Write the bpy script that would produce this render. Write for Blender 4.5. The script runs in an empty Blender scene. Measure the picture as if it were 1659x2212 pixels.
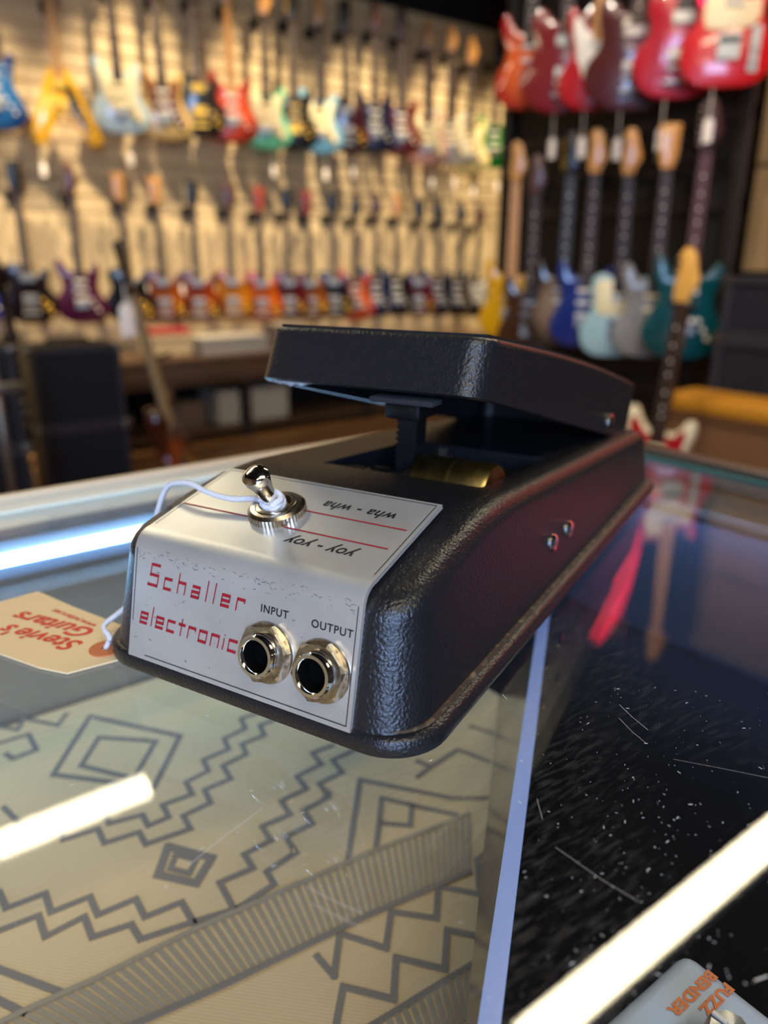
import bpy, bmesh, math, random
from mathutils import Vector, Matrix
random.seed(4)
S = bpy.context.scene
COL = S.collection
R = math.radians

# ------------------------------------------------------------------ camera
FPX, PITCH, YAW = 1620.0, R(18.6), R(36.5)
GZ = 0.97                       # top of the counter glass above the floor
CAMZ = GZ + 0.11
cam_d = bpy.data.cameras.new('camera')
cam = bpy.data.objects.new('camera', cam_d); COL.objects.link(cam)
cam.location = (0, 0, CAMZ)
cam.rotation_euler = (R(90) - PITCH, 0, -YAW)
cam_d.sensor_fit = 'HORIZONTAL'; cam_d.sensor_width = 36.0
cam_d.lens = 36.0 * FPX / 1659.0
cam_d.clip_start = 0.005; cam_d.clip_end = 60
cam_d.dof.use_dof = True
cam_d.dof.focus_distance = 0.185
cam_d.dof.aperture_fstop = 12.0
S.camera = cam

# ------------------------------------------------------------------ world, exposure, lights
S.view_settings.view_transform = 'Standard'; S.view_settings.look = 'None'
S.view_settings.gamma = 1.0; S.view_settings.use_curve_mapping = False
S.view_settings.exposure = 0.5
W = bpy.data.worlds.new('world'); S.world = W; W.use_nodes = True
W.node_tree.nodes['Background'].inputs[0].default_value = (0.9, 0.85, 0.8, 1)
W.node_tree.nodes['Background'].inputs[1].default_value = 0.07

def lamp(kind, name, loc, target, power, color, **kw):
    d = bpy.data.lights.new(name, kind); d.energy = power; d.color = color
    for k, v in kw.items(): setattr(d, k, v)
    o = bpy.data.objects.new(name, d); COL.objects.link(o); o.location = loc
    o.rotation_euler = (Vector(target) - Vector(loc)).to_track_quat('-Z', 'Y').to_euler()
    return o
WARM = (1.0, 0.78, 0.50)
YW = 4.95                       # guitar wall
for i, x in enumerate((0.0, 0.8, 1.6, 2.4, 3.2, 4.0, 4.8)):      # ceiling spots washing the guitar wall
    lamp('SPOT', 'wall_spot', (x + (-0.30 if x < 1.5 else 0.55), YW - 1.05, 3.75), (x + 0.05, YW, 1.2), 400, WARM,
         spot_size=R(38), spot_blend=0.7, shadow_soft_size=0.03)
lamp('SPOT', 'rack_spot', (1.3, 1.7, 3.5), (2.9, 2.3, 1.6), 85, (1.0, 0.85, 0.68), spot_size=R(85), spot_blend=0.9, shadow_soft_size=0.05)
lamp('SPOT', 'rack_spot', (1.4, 0.7, 3.5), (2.9, 1.5, 1.0), 90, (1.0, 0.85, 0.68), spot_size=R(80), spot_blend=0.9, shadow_soft_size=0.05)
lamp('AREA', 'fill_light', (0.0, -1.7, 3.8), (1.9, 3.6, 1.0), 22, (1.0, 0.84, 0.62), size=2.0, size_y=1.5, shape='RECTANGLE')  # unseen warm fill added behind the camera to lift the wall shadows
lamp('AREA', 'assumed_window_daylight', (-1.5, -2.3, 1.75), (0.1, 0.1, 0.95), 78, (0.42, 0.60, 1.0), size=1.5, size_y=1.1, shape='RECTANGLE')  # assumed window behind the camera, unseen, for the bluish front light

# ------------------------------------------------------------------ pixel helpers (1659 x 2212 frame)
def ray(px, py):
    a = (px - 829.5) / FPX; b = (1106 - py) / FPX
    f = math.cos(PITCH) + b * math.sin(PITCH); z = -math.sin(PITCH) + b * math.cos(PITCH)
    return Vector((math.cos(YAW) * a + math.sin(YAW) * f, -math.sin(YAW) * a + math.cos(YAW) * f, z))
C0 = Vector((0, 0, CAMZ))
def onX(px, py, X): r = ray(px, py); return C0 + r * (X / r.x)
def onY(px, py, Y): r = ray(px, py); return C0 + r * (Y / r.y)
def onZ(px, py, Z): r = ray(px, py); return C0 + r * ((Z - CAMZ) / r.z)

# ------------------------------------------------------------------ materials
def lin(c):
    if isinstance(c, str):
        v = [int(c[i:i + 2], 16) / 255 for i in (0, 2, 4)]
        return tuple(x / 12.92 if x <= .04045 else ((x + .055) / 1.055) ** 2.4 for x in v) + (1,)
    return tuple(c) + (1,)
MATS = {}
def mat(name, color, rough=.5, metal=0, coat=0, spec=.5, noise=None, bump=None, emit=None, sheen=0):
    if name in MATS: return MATS[name]
    m = bpy.data.materials.new(name); m.use_nodes = True
    nt = m.node_tree; p = nt.nodes['Principled BSDF']
    p.inputs['Base Color'].default_value = lin(color)
    p.inputs['Roughness'].default_value = rough; p.inputs['Metallic'].default_value = metal
    p.inputs['Coat Weight'].default_value = coat; p.inputs['Coat Roughness'].default_value = .06
    p.inputs['Specular IOR Level'].default_value = spec
    if emit:
        p.inputs['Emission Color'].default_value = lin(emit[0]); p.inputs['Emission Strength'].default_value = emit[1]
    if noise or bump:
        tc = nt.nodes.new('ShaderNodeTexCoord')
    if noise:                       # (scale, second colour, low, high)
        n = nt.nodes.new('ShaderNodeTexNoise'); n.inputs['Scale'].default_value = noise[0]; n.inputs['Detail'].default_value = 5
        nt.links.new(tc.outputs['Object'], n.inputs['Vector'])
        r = nt.nodes.new('ShaderNodeValToRGB')
        r.color_ramp.elements[0].position = noise[2]; r.color_ramp.elements[1].position = noise[3]
        r.color_ramp.elements[0].color = lin(color); r.color_ramp.elements[1].color = lin(noise[1])
        nt.links.new(n.outputs['Fac'], r.inputs[0]); nt.links.new(r.outputs[0], p.inputs['Base Color'])
    if bump:                        # (scale, strength, distance)
        n2 = nt.nodes.new('ShaderNodeTexNoise'); n2.inputs['Scale'].default_value = bump[0]; n2.inputs['Detail'].default_value = 3
        nt.links.new(tc.outputs['Object'], n2.inputs['Vector'])
        b = nt.nodes.new('ShaderNodeBump'); b.inputs['Strength'].default_value = bump[1]; b.inputs['Distance'].default_value = bump[2]
        nt.links.new(n2.outputs['Fac'], b.inputs['Height']); nt.links.new(b.outputs[0], p.inputs['Normal'])
    MATS[name] = m
    return m

def wrinkle_black():
    m = bpy.data.materials.new('wrinkle_black'); m.use_nodes = True
    nt = m.node_tree; p = nt.nodes['Principled BSDF']; L = nt.links
    p.inputs['Base Color'].default_value = (0.012, 0.012, 0.014, 1)
    p.inputs['Roughness'].default_value = .34
    tc = nt.nodes.new('ShaderNodeTexCoord')
    no = nt.nodes.new('ShaderNodeTexNoise'); no.inputs['Scale'].default_value = 420; no.inputs['Detail'].default_value = 1.5
    L.new(tc.outputs['Object'], no.inputs['Vector'])
    mx = nt.nodes.new('ShaderNodeMixRGB'); mx.inputs[0].default_value = .0022
    L.new(tc.outputs['Object'], mx.inputs[1]); L.new(no.outputs['Color'], mx.inputs[2])
    vo = nt.nodes.new('ShaderNodeTexVoronoi'); vo.feature = 'SMOOTH_F1'; vo.inputs['Scale'].default_value = 1100
    vo.inputs['Smoothness'].default_value = .25
    L.new(mx.outputs[0], vo.inputs['Vector'])
    pw = nt.nodes.new('ShaderNodeMath'); pw.operation = 'POWER'; pw.inputs[1].default_value = 1.5
    L.new(vo.outputs['Distance'], pw.inputs[0])
    n3 = nt.nodes.new('ShaderNodeTexNoise'); n3.inputs['Scale'].default_value = 1300; n3.inputs['Detail'].default_value = 2
    L.new(tc.outputs['Object'], n3.inputs['Vector'])
    ad = nt.nodes.new('ShaderNodeMath'); ad.operation = 'MULTIPLY_ADD'; ad.inputs[1].default_value = -.7
    L.new(pw.outputs[0], ad.inputs[0]); L.new(n3.outputs['Fac'], ad.inputs[2])
    b = nt.nodes.new('ShaderNodeBump'); b.inputs['Strength'].default_value = .4; b.inputs['Distance'].default_value = .00045
    L.new(ad.outputs[0], b.inputs['Height']); L.new(b.outputs[0], p.inputs['Normal'])
    return m

def glass_mat(name, tint, dusty):
    m = bpy.data.materials.new(name); m.use_nodes = True
    nt = m.node_tree; L = nt.links; N = nt.nodes
    for n in list(N):
        if n.type == 'BSDF_PRINCIPLED': N.remove(n)
    out = next(n for n in N if n.type == 'OUTPUT_MATERIAL')
    def math_(op, a, b=None, c=None):
        n = N.new('ShaderNodeMath'); n.operation = op
        for i, v in enumerate((a, b, c)):
            if v is None: continue
            if isinstance(v, (int, float)): n.inputs[i].default_value = v
            else: L.new(v, n.inputs[i])
        return n.outputs[0]
    geo = N.new('ShaderNodeNewGeometry')
    dp = N.new('ShaderNodeVectorMath'); dp.operation = 'DOT_PRODUCT'
    L.new(geo.outputs['Normal'], dp.inputs[0]); L.new(geo.outputs['Incoming'], dp.inputs[1])
    c = math_('ABSOLUTE', dp.outputs['Value'])
    f = math_('POWER', math_('SUBTRACT', 1.0, c), 5.0)
    f = math_('MULTIPLY_ADD', f, .95, .045)                      # Schlick reflectance of a glass face
    tr = N.new('ShaderNodeBsdfTransparent'); tr.inputs[0].default_value = tint + (1,)
    gl = N.new('ShaderNodeBsdfAnisotropic'); gl.inputs['Roughness'].default_value = .008
    mx = N.new('ShaderNodeMixShader'); L.new(f, mx.inputs[0]); L.new(tr.outputs[0], mx.inputs[1]); L.new(gl.outputs[0], mx.inputs[2])
    res = mx.outputs[0]
    if dusty:                                                    # wiping smears and fine dust lying on the pane
        tc = N.new('ShaderNodeTexCoord')
        n1 = N.new('ShaderNodeTexNoise'); n1.inputs['Scale'].default_value = 11; n1.inputs['Detail'].default_value = 3
        L.new(tc.outputs['Object'], n1.inputs['Vector'])
        mp = N.new('ShaderNodeMapping'); mp.inputs['Rotation'].default_value = (0, 0, R(35)); mp.inputs['Scale'].default_value = (160, 700, 1)
        L.new(tc.outputs['Object'], mp.inputs['Vector'])
        n2 = N.new('ShaderNodeTexNoise'); n2.inputs['Scale'].default_value = 1; n2.inputs['Detail'].default_value = 4
        L.new(mp.outputs[0], n2.inputs['Vector'])
        a1 = math_('MULTIPLY', math_('SUBTRACT', n1.outputs['Fac'], .52), 5.0); a1 = math_('MINIMUM', math_('MAXIMUM', a1, 0.0), 1.0)
        a2 = math_('MULTIPLY', math_('SUBTRACT', n2.outputs['Fac'], .5), 3.2); a2 = math_('MINIMUM', math_('MAXIMUM', a2, 0.0), 1.0)
        k = math_('MULTIPLY_ADD', math_('MULTIPLY', a1, a2), .10, .0022)
        df = N.new('ShaderNodeBsdfDiffuse'); df.inputs[0].default_value = (.8, .8, .82, 1)
        m2 = N.new('ShaderNodeMixShader'); L.new(k, m2.inputs[0]); L.new(res, m2.inputs[1]); L.new(df.outputs[0], m2.inputs[2])
        res = m2.outputs[0]
    L.new(res, out.inputs[0])
    return m

M_SHELL = wrinkle_black()
M_GLASS = glass_mat('counter_glass', (.985, .99, .985), True)
M_PANE = glass_mat('divider_glass', (.35, .42, .45), False)
M_CHROME = mat('chrome', 'e8e6e0', .1, 1)
M_NICKEL = mat('worn_nickel', 'c9bfae', .24, 1, noise=(600, '8d8272', .45, .75))
M_BRASS = mat('aged_brass', 'a8935a', .34, 1, noise=(220, '6e5e38', .4, .75))
M_STEEL = mat('zinc_steel', '9a9488', .4, 1)
M_BLACKPL = mat('black_plastic', '0b0b0c', .45)
M_BLACK = mat('deep_black', '030303', .9, spec=.1)
M_GRIME = mat('grime', '4a3a2a', .9, noise=(400, '8a7658', .5, .7))
M_PLATE = mat('label_plate', 'd5d3cd', .33, .55, noise=(38, 'bdbab3', .35, .8), bump=(90, .12, .0006))
M_RED = mat('red_print', 'a00f22', .5)
M_INK = mat('black_print', '15120f', .5)

# ------------------------------------------------------------------ object helpers
def tag(o, label, cat, group=None):
    o['label'] = label; o['category'] = cat
    if group: o['group'] = group
    return o
def empty(name, loc=(0, 0, 0), rz=0, label=None, cat=None, group=None):
    o = bpy.data.objects.new(name, None); COL.objects.link(o); o.location = loc; o.rotation_euler = (0, 0, rz)
    o.empty_display_size = .02
    if label: tag(o, label, cat, group)
    return o
def link(name, me, m=None, parent=None, loc=None, own=False):
    o = bpy.data.objects.new(name, me); COL.objects.link(o)
    if m is not None:
        if own and len(me.materials):
            o.material_slots[0].link = 'OBJECT'; o.material_slots[0].material = m
        else:
            if len(me.materials): me.materials[0] = m
            else: me.materials.append(m)
    if parent: o.parent = parent
    if loc is not None: o.location = loc
    return o
def mesh(name, v, f, smooth=False):
    me = bpy.data.meshes.new(name); me.from_pydata([tuple(x) for x in v], [], f); me.update()
    bm = bmesh.new(); bm.from_mesh(me); bmesh.ops.recalc_face_normals(bm, faces=bm.faces); bm.to_mesh(me); bm.free()
    if smooth:
        for p in me.polygons: p.use_smooth = True
    return me
def autosmooth(me, ang=35):
    for p in me.polygons: p.use_smooth = True
    me.set_sharp_from_angle(angle=R(ang))
    return me
def boxm(name, x0, x1, y0, y1, z0, z1, bev=0, seg=2):
    bm = bmesh.new()
    v = [bm.verts.new((x, y, z)) for x in (x0, x1) for y in (y0, y1) for z in (z0, z1)]
    for f in ((0, 1, 3, 2), (4, 6, 7, 5), (0, 4, 5, 1), (2, 3, 7, 6), (0, 2, 6, 4), (1, 5, 7, 3)): bm.faces.new([v[i] for i in f])
    bmesh.ops.recalc_face_normals(bm, faces=bm.faces)
    if bev: bmesh.ops.bevel(bm, geom=list(bm.edges), offset=bev, segments=seg, affect='EDGES', profile=.5)
    me = bpy.data.meshes.new(name); bm.to_mesh(me); bm.free()
    return autosmooth(me) if bev else me
def lathe(name, prof, seg=32, cap=True, M=None, gear=0):
    v = []; f = []; n = len(prof)
    for i in range(seg):
        a = 2 * math.pi * i / seg
        for (r, z) in prof:
            rr = r
            v.append((rr * math.cos(a), rr * math.sin(a), z))
    for i in range(seg):
        j = (i + 1) % seg
        for k in range(n - 1): f.append((i * n + k, j * n + k, j * n + k + 1, i * n + k + 1))
    if cap:
        if prof[0][0] > 1e-6: f.append(tuple(i * n for i in range(seg)))
        if prof[-1][0] > 1e-6: f.append(tuple(i * n + n - 1 for i in range(seg)))
    if M: v = [M @ Vector(x) for x in v]
    return autosmooth(mesh(name, v, f))
def tube(name, pts, r, seg=8, closed=False):
    pts = [Vector(p) for p in pts]; v = []; f = []; n = len(pts); up = Vector((0.13, .21, .97))
    for i, p in enumerate(pts):
        a = pts[(i - 1) % n] if closed or i > 0 else p; b = pts[(i + 1) % n] if closed or i < n - 1 else p
        t = (b - a).normalized(); s = t.cross(up).normalized(); u = s.cross(t)
        for k in range(seg):
            w = 2 * math.pi * k / seg; rr = r[i] if isinstance(r, (list, tuple)) else r
            v.append(p + (s * math.cos(w) + u * math.sin(w)) * rr)
    for i in range(n if closed else n - 1):
        j = (i + 1) % n
        for k in range(seg): f.append((i * seg + k, i * seg + (k + 1) % seg, j * seg + (k + 1) % seg, j * seg + k))
    if not closed: f += [tuple(range(seg)), tuple(range((n - 1) * seg, n * seg))]
    return mesh(name, v, f, True)
def catmull(P, sub=6, closed=True):
    out = []; n = len(P)
    for i in range(n if closed else n - 1):
        g = lambda k: Vector(P[k % n]) if closed else Vector(P[max(0, min(n - 1, k))])
        a, b, c, d = g(i - 1), g(i), g(i + 1), g(i + 2)
        for s in range(sub):
            t = s / sub
            out.append(.5 * ((2 * b) + (c - a) * t + (2 * a - 5 * b + 4 * c - d) * t * t + (3 * b - a - 3 * c + d) * t ** 3))
    if not closed: out.append(Vector(P[-1]))
    return out
def slab(name, outline, y0, y1, bev=.003):
    """outline in (x, z); front at y1 (towards -y), back at y0, both rims rounded"""
    P = [Vector(p) for p in outline]; n = len(P)
    area = sum(P[i].x * P[(i + 1) % n].y - P[(i + 1) % n].x * P[i].y for i in range(n))
    sg = 1 if area > 0 else -1
    nor = []
    for i in range(n):
        t = (P[(i + 1) % n] - P[i - 1]).normalized(); nor.append(Vector((-t.y, t.x)) * sg)
    rings = ([(bev, y0), (bev * .3, y0 - bev * .35), (0, y0 - bev), (0, y1 + bev), (bev * .3, y1 + bev * .35), (bev, y1)]
             if bev else [(0, y0), (0, y1)])
    v = []; f = []
    for (ins, y) in rings:
        for i in range(n):
            q = P[i] + nor[i] * ins; v.append((q.x, y, q.y))
    for k in range(len(rings) - 1):
        for i in range(n):
            j = (i + 1) % n; f.append((k * n + i, k * n + j, (k + 1) * n + j, (k + 1) * n + i))
    f += [tuple(range(n)), tuple(range((len(rings) - 1) * n, len(rings) * n))]
    return autosmooth(mesh(name, v, f), 40)
def text_mesh(s, size, shear=0, bold=0, spacing=1, align='CENTER'):
    c = bpy.data.curves.new('t', 'FONT'); c.body = s; c.size = size; c.shear = shear; c.offset = bold
    c.space_character = spacing; c.align_x = align; c.align_y = 'CENTER'; c.resolution_u = 4; c.fill_mode = 'FRONT'
    o = bpy.data.objects.new('t', c); COL.objects.link(o)
    me = bpy.data.meshes.new_from_object(o.evaluated_get(bpy.context.evaluated_depsgraph_get()))
    bpy.data.objects.remove(o); bpy.data.curves.remove(c)
    me.materials.clear()
    return me
def structure(name, me, m, parent=None):
    o = link(name, me, m, parent)
    if not parent: o['kind'] = 'structure'
    return o

# ================================================================== the room
ZC = 2.79
m_floor = mat('floor_wood', '8a6440', .45, noise=(2.2, '6b4a2c', .35, .7))
m_cream = mat('cream_slat', 'dcc79e', .55, noise=(1.3, 'd2bb90', .3, .7))
m_ceil = mat('dark_ceiling', '0c0b0b', .8)
m_dark = mat('dark_panel', '100f10', .55)
m_tan = mat('tan_board', 'a98a5e', .6, noise=(1.7, '98784e', .3, .7))
structure('floor', boxm('floor', -3.6, 5.6, -3.2, YW + .15, -.1, 0), m_floor)
ZT = 4.05
ce = structure('ceiling', boxm('ceiling', -3.6, 5.6, -3.2, YW + .15, ZT, ZT + .1), m_ceil)
for k in range(9): link('beam', boxm('beam', -3.5 + k * 1.1, -3.36 + k * 1.1, -3.1, YW - .02, ZT - .22, ZT), m_ceil, ce)
wb = structure('wall_back', boxm('wall_back', -3.6, 5.6, YW + .02, YW + .15, 0, ZC), m_cream)
link('upper_wall', boxm('upper_wall', -3.6, 5.6, YW + .02, YW + .15, ZC, ZT), m_ceil, wb)
z = 1.352; sl = None
while z < ZC - .02:
    h = min(.088, ZC - z)
    sl = boxm('slat', -3.5, 5.5, YW, YW + .02, z, z + h - .007, .002, 1)
    link('slat', sl, m_cream, wb); z += .0955
link('lower_board', boxm('lower_board', -3.5, 5.5, YW, YW + .02, .02, 1.343, .002, 1), m_cream, wb)
structure('wall_left', boxm('wall_left', -3.75, -3.6, -3.2, YW + .15, 0, ZT), m_cream)
m_front = mat('front_wall', '55504a', .8)
wf = structure('wall_front', boxm('wall_front', -3.6, 5.6, -3.35, -3.2, 0, ZT), m_front)
wr = structure('wall_right', boxm('wall_right', 5.6, 5.75, -3.2, YW + .15, 0, ZT), m_cream)
# tan boarded partition to the right of the rack
pw = structure('wall_partition', boxm('wall_partition', 3.36, 3.46, -1.2, 3.35, 0, ZT), m_dark)
for k in range(4):
    link('board', boxm('board', 3.32, 3.36, -1.1, 1.905, 1.03 + k * .43, 1.03 + k * .43 + .418, .004, 1), m_tan, pw)

# guitar rack: black panel with rails
rk = empty('guitar_rack', (3.1, 2.45, 0), 0, 'black free-standing slat panel rack carrying two rows of guitars', 'rack')
link('panel', boxm('panel', .06, .12, -.66, .72, .04, 2.7), mat('rack_black', '070708', .6), rk)
for zz in (.5, .9, 1.3, 1.64, 2.0, 2.4, 2.66): link('rail', boxm('rail', .035, .06, -.66, .72, zz - .03, zz + .03, .004, 1), mat('rack_rail', '161517', .5), rk)
for yy in (-.63, .69): link('post', boxm('post', .02, .12, yy - .03, yy + .03, 0, 2.72, .004, 1), mat('rack_post', '1d1a18', .5), rk)

# ================================================================== ceiling lights (seen mirrored in the glass)
def tube_light(x0, x1, y, z, label):
    t = empty('tube_light', (x0, y, z), 0, label, 'ceiling light', 'hanging tube lights')
    L = x1 - x0
    link('housing', boxm('housing', 0, L, -.05, .05, .03, .06, .006), mat('lamp_white', 'd8d4c8', .4), t)
    P = [(.0, -.02)] ; seg = 14
    v = []; f = []
    for i in range(seg + 1):
        a = math.pi * i / seg
        for x in (0.012, L - .012): v.append((x, .042 * math.cos(a), .03 - .034 * math.sin(a)))
    for i in range(seg): f.append((2 * i, 2 * i + 1, 2 * i + 3, 2 * i + 2))
    f += [tuple(2 * i for i in range(seg + 1)), tuple(2 * i + 1 for i in range(seg + 1))]
    link('diffuser', mesh('diffuser', v, f), mat('tube_glow', 'ffffff', .5, emit=((1.0, .88, .60), 26.0)), t)
    for x in (0, L - .012): link('end_cap', boxm('end_cap', x, x + .012, -.05, .05, -.008, .045, .003, 1), MATS['lamp_white'], t)
    for x in (.15, L - .15): link('suspension_wire', tube('suspension_wire', [(x, 0, .06), (x, 0, ZT - z)], .002, 5), M_STEEL, t)
tube_light(-.75, .565, 1.985, GZ + 1.4, 'warm white tube light hung under the ceiling, nearer the slat wall')
tube_light(.88, 2.3, .73, GZ + 1.4, 'warm white tube light hung under the ceiling, nearer the counter')
tube_light(-1.2, .2, -.9, GZ + 1.4, 'warm white tube light hung behind the counter')

# ================================================================== display case
XR, YL = .3815, .3685           # inner lines of the two edge rails
case = empty('display_case', (-.4, 0, 0), 0, 'glass topped display case with metal edge rails and inner lights', 'display case')
def cbox(name, x0, x1, y0, y1, z0, z1, m, bev=0, parent=None):
    return link(name, boxm(name, x0 + .4, x1 + .4, y0, y1, z0, z1, bev), m, parent or case)
m_alu = mat('rail_aluminium', 'efe8d2', .38, .1)
m_alu2 = mat('rail_grey', '6b6662', .4, .8)
m_side = mat('case_side', '9a968e', .45, .2)
m_carc = mat('carcass_black', '15151a', .5)
DZ = GZ - .11
gt = cbox('glass_top', -1.2, XR, -.5, YL, GZ - .008, GZ, M_GLASS)
e_glass = mat('glass_edge', '3f6a62', .2)
cbox('edge_rail', -1.22, XR + .014, YL - .0, YL + .009, GZ - .03, GZ + .002, m_alu, .002)
link('rail_bead', tube('rail_bead', [(-.82, YL + .0045, GZ + .003), (XR + .41, YL + .0045, GZ + .003)], .0036, 12), m_alu, case)
cbox('rail_lip', -1.22, XR, YL - .004, YL, GZ - .0005, GZ + .0012, m_alu, .0004)
cbox('edge_rail', XR, XR + .014, -.5, YL + .016, GZ - .03, GZ + .004, m_alu2, .0015)
cbox('rail_lip', XR - .004, XR, -.5, YL, GZ - .0005, GZ + .0012, e_glass, .0004)
cbox('side_panel', -1.2, XR, YL + .001, YL + .014, DZ - .01, GZ - .03, m_side)
cbox('side_panel', XR + .001, XR + .012, -.5, YL, DZ - .01, GZ - .03, mat('case_side_dark', '2c3546', .6))
cbox('deck', -1.2, XR, -.5, YL, DZ - .02, DZ, mat('deck_black', '05060c', .9, spec=.1))
cbox('carcass', -1.2, XR + .012, -.5, YL + .014, .08, DZ - .02, m_carc)
cbox('plinth', -1.15, XR - .05, -.45, YL - .04, 0, .08, M_BLACK)
cbox('back_panel', -1.2, XR, -.52, -.5, DZ - .02, GZ - .008, m_carc)
cbox('end_panel', -1.22, -1.2, -.52, YL + .014, .08, GZ - .008, m_carc)
M_LED = mat('led_glow', 'ffffff', .5, emit=((.30, .60, 1.0), 17.0))
cbox('led_strip', -1.15, XR - .03, YL - .013, YL - .008, GZ - .0225, GZ - .0175, M_LED, .001)
m_chan = mat('channel_blue_grey', '66707f', .45)
cbox('led_channel', -1.15, XR - .03, YL - .008, YL - .001, GZ - .03, GZ - .012, m_chan)
cbox('reflection_strip', -1.2, XR, YL - .002, YL - .0002, GZ - .03, GZ - .0085, m_chan)  # added strip carrying the blue-grey reflection below the rail as colour
cbox('led_strip', XR - .007, XR - .002, -.45, YL - .03, GZ - .0145, GZ - .0115, mat('led_glow_down', 'ffffff', .5, emit=((.34, .54, 1.0), 85.0)), .001)
cbox('led_channel', XR - .0095, XR - .0085, -.45, YL - .03, GZ - .0195, GZ - .009, m_alu2)
cbox('led_channel', XR - .0085, XR, -.45, YL - .03, GZ - .0105, GZ - .009, m_alu2)
# leaning glass divider between the cloth bay and the dark bay
def hp(r, f, z): return Vector((math.cos(YAW) * r + math.sin(YAW) * f + .4, -math.sin(YAW) * r + math.cos(YAW) * f, z))
tA, tB = (.0100, .0676), (.0790, .3300)
bA, bB = (.0090, .055), (.0640, .3480)
th = .0046
def divider(zt, zb, ft, fb, name, m):
    v = []
    for (r, f_) in ft: v += [hp(r - th / 2, f_, zt), hp(r + th / 2, f_, zt)]
    for (r, f_) in fb: v += [hp(r - th / 2, f_, zb), hp(r + th / 2, f_, zb)]
    link(name, mesh(name, v, [(0, 1, 3, 2), (4, 5, 7, 6), (0, 2, 6, 4), (1, 3, 7, 5), (0, 1, 5, 4), (2, 3, 7, 6)]), m, case)
divider(GZ - .039, DZ, (tA, tB), (bA, bB), 'divider_pane', mat('divider_dark', '10141c', .15))
divider(GZ - .035, GZ - .039, (tA, tB), (tA, tB), 'divider_edge_glow', mat('divider_edge_glow', '7f98d8', .25, emit=((.35, .5, 1.0), .16)))  # LED light caught in the pane's edge, put in as blue colour and emission

# patterned cloth on the deck of the left bay
m_cloth = bpy.data.materials.new('cloth_beige'); m_cloth.use_nodes = True
_nt = m_cloth.node_tree; _p = _nt.nodes['Principled BSDF']; _p.inputs['Base Color'].default_value = lin('dcc094'); _p.inputs['Roughness'].default_value = .95
_tc = _nt.nodes.new('ShaderNodeTexCoord'); _w = _nt.nodes.new('ShaderNodeTexWave'); _w.wave_type = 'BANDS'; _w.bands_direction = 'DIAGONAL'
_w.inputs['Scale'].default_value = 380; _w.inputs['Distortion'].default_value = .6
_nt.links.new(_tc.outputs['Object'], _w.inputs['Vector'])
_cr = _nt.nodes.new('ShaderNodeValToRGB'); _cr.color_ramp.elements[0].color = lin('d5b88a'); _cr.color_ramp.elements[1].color = lin('e0c598')
_nt.links.new(_w.outputs['Fac'], _cr.inputs[0]); _nt.links.new(_cr.outputs[0], _p.inputs['Base Color'])
cl = empty('patterned_cloth', (0, 0, DZ), 0, 'beige cloth with grey zigzag and diamond pattern lying under the glass', 'cloth')
ys = [hp(*bA, 0) - Vector((.4, 0, 0)), hp(*bB, 0) - Vector((.4, 0, 0))]
d_ = (ys[1] - ys[0]).normalized(); e0 = ys[0] - d_ * .5; e1 = ys[1]
cw = [(-1.0, -.48), (e0.x, -.48), (ys[0].x - .004, ys[0].y), (e1.x - .004, e1.y), (e1.x - .004, YL - .002), (-1.0, YL - .002)]
link('weave', mesh('weave', [(x, y, .0002) for x, y in cw] + [(x, y, .0012) for x, y in cw],
     [tuple(range(6, 12)), tuple(range(5, -1, -1))] + [(i, (i + 1) % 6, 6 + (i + 1) % 6, 6 + i) for i in range(6)]), m_cloth, cl)
m_pat = mat('cloth_grey', '857c72', .95)
m_pat2 = mat('cloth_stripe', 'a2947e', .95)
q4 = lambda p: onZ(p[0] / 2.074, 1480 + p[1] / 2.074, DZ)
q5 = lambda p: onZ(700 + p[0] / 2.765, 1480 + p[1] / 2.765, DZ)
def ribbon(name, P, w, m, zt=.0015, closed=False):
    v = []; f = []; n = len(P)
    P = [Vector((p[0], p[1], 0)) for p in P]
    for i in range(n if closed else n - 1):
        a, b = P[i], P[(i + 1) % n]
        t = (b - a)
        if t.length < 1e-5: continue
        t.normalize(); s = Vector((-t.y, t.x, 0)) * w / 2; a = a - t * w * .45; b = b + t * w * .45; k = len(v)
        for z in (zt - .0009, zt + i % 2 * .00005): v += [(q.x, q.y, z) for q in (a - s, a + s, b + s, b - s)]
        f += [(k + 4, k + 5, k + 6, k + 7)] + [(k + j, k + (j + 1) % 4, k + 4 + (j + 1) % 4, k + 4 + j) for j in range(4)]
    me = bpy.data.meshes.new(name); me.from_pydata(v, [], f); me.update()
    return link(name, me, m, cl)
LW = .0024
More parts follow.
